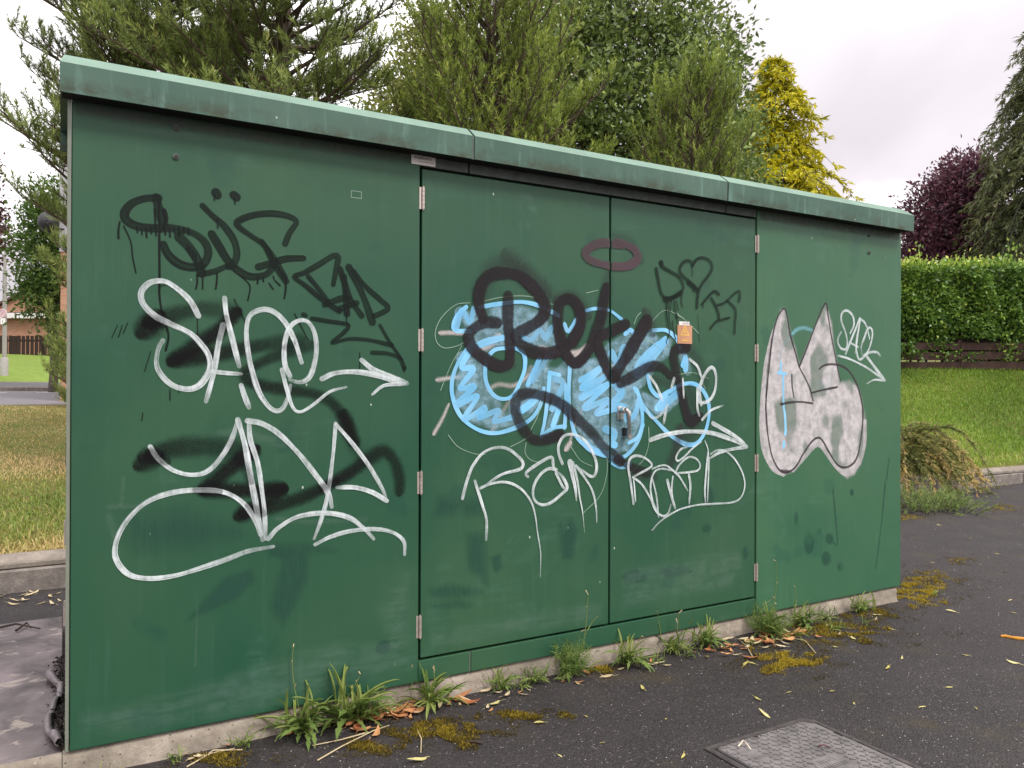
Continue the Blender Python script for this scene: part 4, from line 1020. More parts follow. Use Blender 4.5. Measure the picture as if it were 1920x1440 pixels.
R('ha', CD, [([(1110, 165), (1010, 152), (945, 178), (925, 208), (955, 242), (1040, 268), (1130, 272), (1185, 245), (1190, 205), (1150, 168), (1090, 150)], dict(w=52))], 50)
lay_films(['cl', 'fat'], "fat black sprayed lettering with underline loop over the doors"); lay_films(['ha'], "plum coloured sprayed halo ring above the lettering")
# white tags below and beside
new_film('w2', P_white)
R('w2', CG, [
    [(160, 805), (190, 680), (240, 520), (285, 425), (372, 312), (470, 252), (580, 232), (680, 254), (772, 322), (838, 402), (828, 460), (770, 490), (640, 522), (540, 572), (430, 652), (372, 690)],
    [(300, 612), (340, 740), (390, 900), (430, 1050), (426, 1268)],
    ([(362, 690), (480, 642), (620, 622), (742, 652), (852, 732), (940, 862), (982, 1020), (1002, 1180), (1030, 1350), (1040, 1460), (1035, 1690)], dict(taper=(1, .25))),
    [(895, 562), (872, 520), (1000, 422), (1158, 342), (1180, 440), (1202, 490)],
    [(1212, 482), (1130, 472), (1040, 532), (972, 640), (952, 750), (982, 840), (1062, 878), (1160, 850), (1280, 752), (1338, 682), (1282, 562), (1202, 492)],
    ([(1210, 520), (1290, 680), (1320, 690)], dict(w=40)),
    ([(1368, 402), (1400, 560), (1430, 700), (1440, 830)], dict(w=95, taper=(1, .25))), ([(1402, 402), (1450, 600), (1480, 800), (1510, 960), (1532, 1190)], dict(w=40, taper=(1, .2))),
    [(1282, 412), (1242, 302), (1242, 202), (1302, 104), (1400, 88), (1520, 142), (1620, 282), (1668, 432), (1648, 540), (1600, 558), (1520, 502), (1430, 442)],
    ([(1440, 442), (1540, 582), (1620, 722), (1660, 900), (1670, 1072)], dict(taper=(1, .5))),
], 44)
lay_films(['w2'], 'white marker word on the left door'); new_film('w2', P_white)
R('w2', CH, [
    [(255, 990), (218, 720), (188, 520), (212, 412), (290, 372), (400, 402), (488, 480), (460, 530), (330, 602), (245, 650)], ([(280, 960), (265, 760), (252, 662)], dict(w=24)),
    ([(248, 650), (360, 740), (460, 900), (540, 1080), (632, 1148), (700, 1110), (735, 1000)], dict(w=36)), ([(740, 560), (622, 540), (532, 572), (484, 680), (474, 830), (512, 990), (562, 1080)], dict(w=34)), ([(500, 680), (550, 900), (575, 1160)], dict(w=30)),
    ([(690, 690), (730, 850), (790, 1050)], dict(w=46)), ([(760, 640), (745, 800), (762, 950)], dict(w=30)), ([(500, 540), (600, 500), (680, 502), (760, 562), (850, 652), (950, 820)], dict(w=30)),
    ([(940, 262), (860, 292), (802, 390), (822, 440), (900, 392), (1020, 272), (1130, 192)], dict(w=32)), ([(790, 592), (850, 482), (960, 392), (1060, 412), (1110, 490), (1080, 560), (960, 585), (790, 597)], dict(w=34)),
    ([(965, 612), (985, 760), (970, 985)], dict(w=44)), ([(1172, 182), (1210, 282), (1222, 400)], dict(w=20)), ([(1212, 332), (1190, 560), (1172, 800), (1178, 980)], dict(w=36)), ([(1225, 400), (1218, 600), (1205, 960)], dict(w=30)),
    ([(1245, 350), (1330, 302), (1430, 312), (1550, 412), (1650, 582), (1685, 750), (1640, 900), (1530, 970), (1300, 990), (1120, 1000), (1000, 1020), (850, 1062), (700, 1142), (580, 1232), (492, 1330)], dict(w=30)),
], 42)
lay_films(['w2'], 'white marker word on the right door'); new_film('w2', P_white)
R('w2', CD, [
    ([(1520, 985), (1512, 900), (1542, 822), (1575, 792), (1595, 832), (1590, 910), (1560, 962), (1512, 972), (1500, 932)], dict(w=22)), ([(1500, 900), (1500, 1000), (1510, 1040)], dict(w=18)), ([(1460, 750), (1502, 790), (1522, 850)], dict(w=18)),
    ([(1255, 840), (1290, 890), (1318, 960)], dict(w=22)), ([(1342, 990), (1326, 1080)], dict(w=20)), ([(1380, 850), (1366, 900)], dict(w=20)), ([(1425, 850), (1430, 950)], dict(w=14)), ([(1525, 1060), (1572, 1012), (1632, 988)], dict(w=22, taper=(1, .5))),
    ([(1258, 1165), (1332, 1140), (1440, 1122), (1562, 1128), (1662, 1158), (1748, 1196)], dict(w=28)), ([(1580, 1080), (1650, 1120), (1702, 1152), (1750, 1196)], dict(w=28)), ([(1752, 1200), (1680, 1212), (1612, 1230), (1560, 1262)], dict(w=28, taper=(1, .6))),
    ([(1240, 1010), (1262, 1050), (1300, 1045), (1350, 990)], dict(w=16, fade=(.6, .6))),
], 22)
lay_films(['w2'], "white marker loops and arrow above the right-hand word")
new_film('m2', P_mark); new_film('d2', P_drip)
R('m2', C3, [
    [(768, 70), (775, 122), (870, 182), (970, 242), (1020, 322), (1024, 400), (960, 470), (860, 502), (790, 482), (750, 400), (725, 262), (705, 150)], ([(760, 75), (770, 95)], dict(w=56)), ([(810, 520), (900, 500), (1000, 440)], dict(w=72)),
    [(1145, 110), (1118, 62), (1050, 62), (1002, 112), (988, 180), (1030, 242), (1110, 312), (1200, 392)], ([(1090, 320), (1150, 370), (1195, 420)], dict(w=46)), [(1142, 112), (1190, 42), (1260, 20), (1340, 52), (1376, 130), (1340, 222), (1270, 312), (1220, 402), (1200, 510), (1192, 622)],
    ([(1252, 580), (1300, 520), (1360, 452), (1410, 422), (1455, 460)], dict(w=34)), ([(1362, 502), (1410, 582), (1448, 680), (1455, 750)], dict(w=34)), ([(1352, 870), (1420, 792), (1500, 762), (1582, 740)], dict(w=32)),
    ([(1432, 590), (1500, 572), (1560, 532), (1620, 472), (1695, 418), (1708, 460), (1698, 540)], dict(w=32)), ([(1555, 532), (1620, 592), (1658, 660), (1650, 780), (1642, 925)], dict(w=32)),
], 38)
R('d2', C3, [
    [(830, 540), (825, 700), (850, 860), (862, 920), (830, 1010), (822, 1050)], [(850, 540), (855, 720), (870, 880)], [(885, 520), (872, 670)], ([(918, 540), (925, 640), (962, 745)], dict(w=18)), [(942, 540), (968, 650)], [(1012, 470), (1005, 550), (1020, 610)], [(940, 700), (962, 800)],
    ([(1198, 700), (1222, 1040)], dict(w=7)), ([(1135, 110), (1138, 240)], dict(w=12)), [(1265, 590), (1268, 622)], [(1150, 400), (1155, 435)], [(895, 780), (905, 880), (935, 1000)],
], 13)
lay_films(['m2', 'd2'], "dripping black marker initials with a heart")
# --- right panel: white two-eared body, black outline, small white tag
LAYER[0] = 0
new_film('bd', P_body)
body = [(x, y) for x, y in [(150, 1440), (188, 1000), (238, 780), (328, 420), (382, 300), (445, 215), (492, 290), (532, 480), (592, 700), (632, 880), (700, 720), (800, 470), (888, 260), (945, 140), (985, 260), (1035, 430), (1062, 700), (1108, 1000), (1128, 1110), (1230, 1085), (1335, 1160), (1385, 1300), (1410, 1440)]]
body += [(x, y + 1152) for x, y in [(1432, 350), (1446, 520), (1435, 760), (1385, 960), (1300, 1100), (1200, 1150), (1110, 1060), (1020, 900), (940, 800), (860, 750), (780, 792), (680, 912), (560, 1062), (460, 1105), (370, 1075), (240, 930), (170, 720), (148, 450)]]
fill('bd', P1, body, .022, .007, holes=.62, seed=41, hth=(.02, .42))
R('bd', P1, [([(420, 280), (300, 600), (215, 1000), (175, 1500), (190, 1900), (300, 2150), (440, 2235)], dict(w=60, fade=(.9, .9))), ([(560, 2190), (700, 2020), (850, 1880), (960, 1990), (1090, 2160), (1210, 2230), (1340, 2110), (1410, 1900), (1420, 1600)], dict(w=60, fade=(.8, .8)))], 50)
new_film('lb', mat_paint("teal_spray", (0.20, 0.46, 0.50), 0.8, speckle=.5, amax=.9)); new_film('lp', P_wash); new_film('ld', P_blue)
R('lb', P1, [([(555, 540), (610, 495), (690, 478), (775, 505)], dict(w=70))], 60)
R('lp', P1, [([(520, 580), (450, 680), (405, 800), (398, 920)], dict(w=34, fade=(.4, .7))), ([(480, 1050), (600, 1050)], dict(w=60, fade=(.35, .1))), ([(880, 1150), (960, 1180), (1020, 1000)], dict(w=90, fade=(.3, .15)))], 40)
R('ld', P1, [([(412, 900), (408, 1000), (430, 1045), (436, 1140), (440, 1300), (446, 1440), (456, 1500), (464, 1640), (466, 1740)], dict(w=30, taper=(1.2, 1.3))), ([(380, 1015), (460, 1030)], dict(w=46)), ([(446, 1850), (444, 1910)], dict(w=48)), ([(466, 1700), (464, 1750)], dict(w=46))], 30)
new_film('gl', P_grey)
R('gl', P1, [
    [(228, 1400), (240, 1250), (268, 950), (308, 600), (360, 380), (440, 248), (482, 320), (522, 560), (590, 800), (632, 950), (700, 1080), (762, 1220), (795, 1350)], ([(788, 1384), (640, 1366), (500, 1376), (420, 1394)], dict(w=32)), ([(410, 1390), (425, 1396)], dict(w=44)),
    ([(632, 940), (720, 722), (830, 432), (945, 185), (975, 330), (1010, 550), (1050, 760), (1090, 960), (1125, 1110)], dict(w=26, taper=(1.2, .8))), ([(540, 1040), (545, 1180), (565, 1312)], dict(w=26)), ([(788, 1255), (920, 1222), (1082, 1190)], dict(w=30)),
    ([(870, 972), (920, 932), (1010, 915), (1130, 932), (1230, 1000), (1310, 1130), (1360, 1280), (1390, 1440), (1392, 1552), (1372, 1802), (1322, 2032), (1242, 2132), (1142, 2150), (1062, 2092), (972, 1942), (902, 1822), (850, 1796), (782, 1842), (682, 1982), (582, 2150), (472, 2214), (382, 2172), (302, 2012), (252, 1752), (232, 1502), (228, 1400)], dict(w=30)),
    ([(300, 620), (255, 950), (230, 1300)], dict(w=34, fade=(.5, .6))), ([(500, 2200), (420, 2190)], dict(w=40, fade=(.7, .7))),
], 28)
lay_films(['bd'], "white sprayed two-eared shape"); lay_films(['lb', 'lp', 'ld'], "blue drip and arc on the white shape"); lay_films(['gl'], "charcoal outline of the two-eared shape")
new_film('w3', P_white)
R('w3', P1, [
    [(1242, 540), (1285, 440), (1270, 332), (1200, 270), (1142, 302), (1136, 400), (1180, 520), (1206, 640), (1190, 730), (1130, 722), (1092, 650), (1102, 582), (1132, 530)], [(1186, 790), (1240, 652), (1310, 482), (1360, 362), (1332, 560), (1302, 780)], ([(1232, 652), (1342, 712)], dict(w=30)),
    [(1362, 372), (1412, 412), (1450, 490)], [(1350, 440), (1322, 600), (1312, 720), (1342, 850), (1400, 830), (1470, 722), (1508, 560), (1490, 482), (1450, 492), (1412, 592), (1374, 700), (1382, 800)], ([(1455, 520), (1475, 620)], dict(w=22)),
    ([(1098, 812), (1200, 840), (1320, 892), (1450, 962), (1560, 1040), (1650, 1102)], dict(w=32)), ([(1425, 800), (1490, 890), (1580, 1012), (1655, 1108)], dict(w=52)), ([(1438, 1150), (1530, 1102), (1650, 1112)], dict(w=38, taper=(.4, 1))), ([(1400, 812), (1480, 772), (1560, 772), (1600, 812)], dict(w=38)),
], 36)
lay_films(['w3'], "small white marker tag with a down-pointing arrow")
# ---- bird lime on the roof edge
new_film('lime', P_white)
# ================================================================== trees, hedge, grass
M_bark = plain("pine_bark", (0.10, 0.070, 0.052), 0.9, var=0.4, scale=25)
M_bark2 = plain("grey_bark", (0.085, 0.072, 0.058), 0.9, var=0.35, scale=20)
F_pine = foliage("pine_needles", [(0.0, (0.087, 0.124, 0.038)), (0.45, (0.208, 0.273, 0.071)), (0.75, (0.399, 0.489, 0.125)), (1.0, (0.771, 0.594, 0.215))], 0.25)
F_pine2 = foliage("bright_pine_needles", [(0.0, (0.098, 0.141, 0.029)), (0.45, (0.229, 0.312, 0.054)), (0.8, (0.459, 0.549, 0.100)), (1.0, (0.724, 0.611, 0.187))], 0.28)
F_broad = foliage("dark_broad_leaves", [(0.0, (0.061, 0.100, 0.030)), (0.5, (0.158, 0.223, 0.057)), (0.85, (0.346, 0.436, 0.105)), (1.0, (0.512, 0.572, 0.153))], 0.25, 0.4, 0.5)
F_light = foliage("light_broad_leaves", [(0.0, (0.141, 0.166, 0.052)), (0.5, (0.273, 0.301, 0.086)), (1.0, (0.471, 0.461, 0.144))], 0.35)
F_gold = foliage("golden_sprays", [(0.0, (0.075, 0.100, 0.008)), (0.4, (0.27, 0.28, 0.012)), (0.75, (0.54, 0.50, 0.018)), (1.0, (0.72, 0.62, 0.03))], 0.32)
F_dark = foliage("cypress_sprays", [(0.0, (0.030, 0.046, 0.018)), (0.5, (0.090, 0.118, 0.040)), (1.0, (0.21, 0.22, 0.085))], 0.22)
F_purple = foliage("purple_leaves", [(0.0, (0.037, 0.020, 0.029)), (0.5, (0.118, 0.045, 0.068)), (0.85, (0.253, 0.095, 0.125)), (1.0, (0.405, 0.193, 0.204))], 0.30, 0.42, 0.5)
F_copper = foliage("copper_leaves", [(0.0, (0.042, 0.021, 0.018)), (0.6, (0.112, 0.053, 0.045)), (1.0, (0.196, 0.105, 0.084))], 0.30)
F_green = foliage("mid_green_leaves", [(0.0, (0.037, 0.074, 0.015)), (0.5, (0.084, 0.158, 0.029)), (1.0, (0.210, 0.283, 0.063))], 0.4)
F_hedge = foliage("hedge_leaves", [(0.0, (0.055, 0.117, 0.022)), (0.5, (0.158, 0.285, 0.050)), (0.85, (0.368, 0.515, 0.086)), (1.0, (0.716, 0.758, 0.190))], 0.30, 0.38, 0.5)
F_varieg = foliage("pale_variegated_leaves", [(0.0, (0.108, 0.132, 0.048)), (0.6, (0.264, 0.288, 0.132)), (1.0, (0.456, 0.456, 0.264))], 0.3)
F_grass = foliage("grass_blades", [(0.0, (0.080, 0.135, 0.022)), (0.35, (0.175, 0.265, 0.042)), (0.55, (0.31, 0.33, 0.080)), (0.75, (0.50, 0.39, 0.15)), (1.0, (0.64, 0.49, 0.24))], 0.38)
F_lawn = foliage("lawn_blades", [(0.0, (0.085, 0.150, 0.020)), (0.35, (0.190, 0.320, 0.036)), (0.6, (0.315, 0.410, 0.070)), (1.0, (0.52, 0.44, 0.17))], 0.38)
F_junip = foliage("juniper_sprays", [(0.0, (0.076, 0.111, 0.035)), (0.4, (0.208, 0.242, 0.066)), (0.7, (0.525, 0.382, 0.143)), (1.0, (0.800, 0.568, 0.251))], 0.2)

def unit(v): return v / (np.linalg.norm(v, axis=-1, keepdims=True) + 1e-9)
def needle_tris(B, D, L, K, nl, nw, tb, rng, a0=62, a1=24, tvar=0.10, tipt=0.18):
    n = len(B); u = rng.random((n, K)); D = unit(D)
    ref = np.where(np.abs(D[:, 2:3]) > .9, np.array([[1., 0, 0]]), np.array([[0., 0, 1]]))
    A = unit(np.cross(D, ref)); C = np.cross(D, A)
    az = rng.random((n, K)) * 6.283; ang = np.radians(a0 + (a1 - a0) * u + rng.normal(0, 7, (n, K)))
    nd = D[:, None] * np.cos(ang)[..., None] + (A[:, None] * np.cos(az)[..., None] + C[:, None] * np.sin(az)[..., None]) * np.sin(ang)[..., None]
    pos = B[:, None] + D[:, None] * (L[:, None] * u)[..., None]
    ln = nl * rng.uniform(.7, 1.15, (n, K)); sd = unit(np.cross(nd, rng.normal(size=(n, K, 3)))) * nw / 2
    V = np.stack([pos - sd, pos + sd, pos + nd * ln[..., None]], 2).reshape(-1, 3)
    t = np.clip(tb[:, None] + tipt * (u - .4) + rng.normal(0, tvar, (n, K)), 0, 1)
    T = np.repeat(t.ravel(), 3); F = np.arange(len(V)).reshape(-1, 3)
    return V, F, T
def leaf_quads(P, AX, S, W, rng, tb, tvar=.12, flat=None, fold=.12):
    n = len(P); AX = unit(AX)
    sd = unit(np.cross(AX, rng.normal(size=(n, 3)) if flat is None else flat))
    nn = np.cross(AX, sd)
    a = AX * S[:, None]; s = sd * (W / 2)[:, None]; b = nn * (S * fold)[:, None]
    V = np.stack([P, P + a * .45 + s + b, P + a - b * .6, P + a * .45 - s + b], 1).reshape(-1, 3)
    t = np.clip(tb + rng.normal(0, tvar, n), 0, 1)
    return V, np.arange(4 * n).reshape(-1, 4), np.repeat(t, 4)

def pine(name, label, base, H, Rm, seed, mat, h0=.25, dh=.30, m=6, nl=.085, nw=.0065, K=34, up=.35, shl=.2, prof=None, lean=(0, 0), group=None, dens=1.0, tint0=.38, bark=None, cut=None):
    rng = np.random.default_rng(seed); base = np.asarray(base, float)
    root = empty(name, base); setp(root, label, "tree", group)
    def tr(h): return np.array([lean[0] * h + .05 * math.sin(h * 1.1 + seed), lean[1] * h + .05 * math.cos(h * .9 + seed), h])
    hs = np.linspace(-.3, H, 14)
    wood = [(np.array([tr(h) for h in hs]), np.interp(hs, [-.3, H], [.022 * H, .008]))]
    SB, SD, SL, ST = [], [], [], []
    h = h0
    prof = prof or (lambda x: (1 - x) ** .7 * (0.65 + .6 * min(1, x * 4)))
    while h < H - .12:
        x = (h - h0) / (H - h0)
        for k in range(m):
            az = rng.uniform(0, 6.283); L = max(.18, Rm * prof(x) * rng.uniform(.62, 1.12)); el = rng.uniform(.05, .35) + up * x
            hd = np.array([math.cos(az), math.sin(az), 0]); t = np.linspace(0, 1, 7)[:, None]; sway = rng.normal(0, .06, 3)
            P = tr(h + rng.uniform(-.1, .1)) + hd * (L * t) + np.array([0, 0, 1]) * (L * (el * t + .35 * up * t ** 2)) + sway * t * t * L
            wood.append((P, np.interp(t[:, 0], [0, 1], [.010 + .012 * L, .0045])))
            n2 = max(3, int(L / .115 * dens))
            for j in range(n2):
                tt = .28 + .72 * (j + rng.random()) / n2; q = P[0] + 0 * P[0]
                f = tt * 6; i = min(5, int(f)); q = P[i] + (P[i + 1] - P[i]) * (f - i); d = unit(P[i + 1] - P[i])
                sgn = 1 if j % 2 else -1; a = sgn * rng.uniform(.5, 1.1)
                lat = np.array([-d[1], d[0], 0]); d2 = unit(d * math.cos(a) + lat * math.sin(a) + np.array([0, 0, rng.uniform(.05, .5)]))
                l2 = L * .34 * (1.12 - tt) + rng.uniform(.06, .16); e = q + d2 * l2 + np.array([0, 0, .10 * l2])
                wood.append((np.array([q, (q + e) / 2, e]), [.006, .005, .0035]))
                ns = max(2, int(l2 / .085))
                for g in range(ns):
                    w_ = (g + .6) / ns; sp_ = q + (e - q) * w_
                    sd_ = unit(d2 * .7 + rng.normal(0, .42, 3) + np.array([0, 0, .25 + up]))
                    SB.append(sp_); SD.append(sd_); SL.append(shl * rng.uniform(.55, 1.15)); ST.append(tint0 + rng.normal(0, .09) + (.12 if w_ > .8 else 0))
            SB.append(P[-1]); SD.append(unit(P[-1] - P[-2] + np.array([0, 0, .5]))); SL.append(shl * 1.2); ST.append(tint0 + .2)
        h += dh * rng.uniform(.8, 1.2)
    SB = np.array(SB); SD = np.array(SD); SL = np.array(SL); ST = np.array(ST)
    tubes("trunk", wood, bark or M_bark, root, 5)
    V, F, T = needle_tris(SB, SD, SL, K, nl, nw, ST, rng)
    # bare shoot cores so tufts do not float
    big("crown", V, F, mat, root, T)
    c = [(np.stack([b, b + d * l * .9]), [.0035, .002]) for b, d, l in zip(SB, SD, SL)]
    tubes("shoots", c, bark or M_bark, root, 3)
    print(name, len(F)); return root
def leaf_tree(name, label, base, blobs, ncl, nlf, ls, mat, seed, asp=.5, sig=.17, trunk_r=.12, tint0=.47, group=None, bark=None, fork=1.2, hang=0.0, shell=2.4):
    rng = np.random.default_rng(seed); base = np.asarray(base, float); root = empty(name, base); setp(root, label, "tree", group)
    wood = [(np.array([[0, 0, -.3], [.03, .02, fork * .5], [.0, .05, fork]]), [trunk_r * 1.25, trunk_r, trunk_r * .8])]
    C, O = [], []; vol = np.array([b[1][0] * b[1][1] * b[1][2] for b in blobs]) ** .8; vol = vol / vol.sum()
    for (c, r), w in zip(blobs, vol):
        c = np.array(c, float); r = np.array(r, float); n = max(6, int(ncl * w))
        mid = np.array([c[0] * .35, c[1] * .35, fork + (c[2] - fork) * .45])
        wood.append((np.array([[0, .04, fork * .9], mid, c]), [trunk_r * .7, trunk_r * .4, trunk_r * .16]))
        d = unit(rng.normal(size=(n, 3))); rad = rng.random(n) ** (1 / shell)
        p = c + d * rad[:, None] * r; C.append(p); O.append(d)
        for i in range(0, n, 2): wood.append((np.array([c + (p[i] - c) * .08, c + (p[i] - c) * .55 + rng.normal(0, .06, 3), p[i]]), [trunk_r * .12, trunk_r * .07, .004]))
    C = np.concatenate(C); O = np.concatenate(O); n = len(C)
    ct = tint0 + rng.normal(0, .11, n)
    P = (C[:, None] + rng.normal(0, sig, (n, nlf, 3)) * np.array([1, 1, .75])).reshape(-1, 3)
    AX = unit(np.repeat(O, nlf, 0) * .6 + rng.normal(0, .6, (n * nlf, 3)) + np.array([0, 0, .15 - hang]))
    S = ls * rng.uniform(.6, 1.2, n * nlf)
    V, F, T = leaf_quads(P, AX, S, S * asp, rng, np.repeat(ct, nlf), .13)
    tubes("trunk", wood, bark or M_bark2, root, 5); big("crown", V, F, mat, root, T); print(name, len(F)); return root
def cypress(name, label, base, H, Rm, seed, mat, dh=.22, m=9, sp=.16, prof=None, tint0=.5, nper=9, droop=.5, leaf=.13, lw=.028, h0=.2, group=None):
    rng = np.random.default_rng(seed); root = empty(name, base); setp(root, label, "tree", group)
    prof = prof or (lambda x: (1 - x) ** .8)
    hs = np.linspace(-.3, H, 10); wood = [(np.stack([.04 * np.sin(hs), .04 * np.cos(hs), hs], 1), np.interp(hs, [-.3, H], [.02 * H, .01]))]
    P_, A_2, T_ = [], [], []
    h = h0
    while h < H:
        x = (h - h0) / (H - h0)
        for k in range(m):
            az = rng.uniform(0, 6.283); L = max(.12, Rm * prof(x) * rng.uniform(.45, 1.25)); hd = np.array([math.cos(az), math.sin(az), 0])
            t = np.linspace(0, 1, 8); rise = rng.uniform(.15, .5)
            P = np.array([0, 0, h]) + hd * (L * t)[:, None] + np.array([0, 0, 1]) * (L * (rise * t - (rise + droop) * t ** 2.2))[:, None]
            wood.append((P, np.interp(t, [0, 1], [.006 + .010 * L, .003])))
            ns = max(3, int(L / sp * 1.6)); bt = tint0 + rng.normal(0, .10)
            for j in range(ns):
                f = (.25 + .75 * (j + rng.random()) / ns) * 7; i = min(6, int(f)); q = P[i] + (P[i + 1] - P[i]) * (f - i)
                lat = np.array([-hd[1], hd[0], 0]) * rng.normal(0, .9)
                d = unit(hd * rng.uniform(.1, .9) + lat + np.array([0, 0, -droop * rng.uniform(.5, 1.6)]))
                ln = sp * rng.uniform(.7, 1.4)
                for g in range(nper):
                    w = g / nper; P_.append(q + d * ln * w); A_2.append(unit(d + rng.normal(0, .45, 3) + np.array([0, 0, -.25 * droop]))); T_.append(bt + .22 * (f / 7 - .5) + .1 * w)
        h += dh * rng.uniform(.75, 1.25)
    P_ = np.array(P_); A_2 = np.array(A_2); n = len(P_); S = leaf * rng.uniform(.6, 1.25, n)
    V, F, T = leaf_quads(P_, A_2, S, S * (lw / leaf), rng, np.array(T_), .10)
    tubes("trunk", wood, M_bark2, root, 5); big("crown", V, F, mat, root, T); print(name, len(F)); return root
def at(px, Y):
    w = dist(px, 720, Y); return np.array([w[0], Y, float(terrain(w[0], Y))])
def zat(py, Y, b): return dist(960, py, Y)[2] - b[2]

b = at(305, 9.3); pine("pine_tree", "tall dark pine overhanging the left end of the cabinet roof", b, 8.3, 1.55, 3, F_pine, h0=2.2, dh=.25, m=7, K=36, nw=.009, nl=.09, dens=1.1, tint0=.33)
b = at(158, 8.6); pine("pine_tree", "thin sparse pine whose branches cross the sky beside the roof corner", b, 6.8, 1.12, 4, F_pine, h0=2.6, dh=.34, m=5, K=38, nw=.008, nl=.085, dens=.95, up=.6, tint0=.36, prof=lambda x: (1 - x) ** .35)
b = at(520, 8.3); pine("pine_tree", "tall pine with tufted light green tips behind the cabinet's left panel", b, 8.2, 1.75, 8, F_pine, h0=1.2, dh=.24, m=7, K=38, nw=.0088, tint0=.42, dens=1.2)
b = at(170, 13.0); pine("pine_tree", "slender dark pine near the pale clad house", b, 4.4, .72, 21, F_pine, h0=.3, dh=.34, m=6, K=30, nw=.009, nl=.11)
b = at(150, 15.5); pine("pine_bush", "small bushy pine on the dry bank near the road", b, 1.7, .6, 22, F_pine, h0=.1, dh=.2, m=7, K=30, nw=.01, nl=.10, up=.5)
b = at(920, 8.6); pine("pine_tree", "bushy bright green pine with upright shoots behind the double doors", b, 5.6, 1.55, 5, F_pine2, h0=.7, dh=.18, m=8, K=38, nw=.009, nl=.065, up=.75, shl=.24, dens=1.1, tint0=.42, prof=lambda x: (1 - x) ** .45)
b = at(1300, 9.2); pine("pine_tree", "shorter green pine beside the golden conifer", b, 4.55, .95, 15, F_pine2, h0=.8, dh=.18, m=8, K=38, nw=.009, nl=.06, up=.8, shl=.22, dens=1.25, tint0=.36, prof=lambda x: (1 - x) ** .42)
b = at(775, 13.0); leaf_tree("broadleaf_tree", "thin yellow-green tree between two pines", b, [((-.1, 0, 4.6), (.85, .8, 1.5)), ((.3, 0, 5.8), (.75, .7, .8)), ((-.3, .1, 3.2), (.8, .8, 1.2)), ((.35, 0, 6.6), (.55, .5, .55))], 640, 34, .10, F_light, 31, fork=1.6)
b = at(1180, 13.2); leaf_tree("broadleaf_tree", "large dark glossy-leaved tree towering behind the doors", b, [((-1.2, 0, 6.4), (1.15, 1.1, 1.35)), ((-2.1, 0, 5.2), (1.1, 1.1, 1.7)), ((0, .2, 6.9), (1.25, 1.2, 1.2)), ((.9, 0, 6.0), (1.0, 1.0, 1.2)), ((-.6, -.2, 4.7), (1.4, 1.3, 1.5)), ((.8, -.1, 4.2), (1.3, 1.2, 1.5)), ((1.35, 0, 5.2), (.75, .8, 1.0)), ((0, 0, 2.8), (1.5, 1.3, 1.2))], 1500, 34, .115, F_broad, 32, trunk_r=.17, fork=1.8, sig=.19)
b = at(1325, 12.2); leaf_tree("broadleaf_tree", "small broad-leaved tree with airy top next to the golden conifer", b, [((.0, 0, 4.4), (.75, .8, 1.0)), ((.2, 0, 3.3), (.9, .9, 1.0)), ((-.1, 0, 5.4), (.6, .6, .55)), ((.3, 0, 2.2), (.9, .9, .9))], 420, 34, .10, F_broad, 36, fork=1.3, tint0=.52)
b = at(1105, 8.9); leaf_tree("variegated_shrub", "pale variegated shrub peeping over the cabinet roof", b, [((0, 0, 2.55), (.30, .3, .75)), ((.1, 0, 3.15), (.22, .22, .3))], 110, 30, .07, F_varieg, 37, sig=.10, trunk_r=.03, fork=.8)
b = at(1452, 16.5); cypress("golden_conifer", "golden yellow conifer with drooping sprays", b, zat(100, 16.5, b), 1.85, 41, F_gold, dh=.15, m=14, prof=lambda x: min(1.0, (1 - x) ** .72 * 1.05), nper=9, tint0=.62, leaf=.16, lw=.042, h0=2.6)
b = at(1985, 20.0); cypress("drooping_conifer", "tall dark green conifer with weeping sprays above the hedge", b, zat(-60, 20, b), 2.95, 42, F_dark, dh=.19, m=15, sp=.20, nper=10, tint0=.5, leaf=.20, lw=.035, droop=.75, prof=lambda x: (1 - x) ** .6)
b = at(1775, 22.5); leaf_tree("purple_tree", "purple-leaved tree rising over the clipped hedge", b, [((.5, 0, 5.0), (.85, .9, 1.1)), ((-.35, 0, 4.0), (.95, 1.0, 1.2)), ((.8, 0, 4.2), (1.1, 1.1, 1.3)), ((-.1, 0, 2.7), (1.5, 1.4, 1.2)), ((.95, 0, 5.5), (.5, .6, .6)), ((-1.0, 0, 2.4), (.7, .8, .8))], 1000, 30, .14, F_purple, 51, fork=1.4, sig=.2)
b = at(-150, 31.0); leaf_tree("copper_beech", "copper beech with brown-purple crown beyond the road", b, [((0, 0, 7.0), (2.6, 2.4, 2.8)), ((1.2, 0, 5.2), (2.0, 1.8, 1.8)), ((.7, 0, 8.2), (1.7, 1.8, 1.4))], 900, 26, .22, F_copper, 52, fork=2.2, sig=.3, trunk_r=.25)
b = at(98, 23.0); leaf_tree("broadleaf_tree", "fresh green tree in front of the brick bungalow", b, [((0, 0, 4.3), (1.05, 1.0, 1.4)), ((-.35, 0, 3.0), (.8, .8, .8)), ((.4, 0, 2.6), (.9, .9, .9)), ((.1, 0, 5.5), (.7, .7, .8))], 420, 30, .14, F_green, 53, fork=1.2, sig=.2)

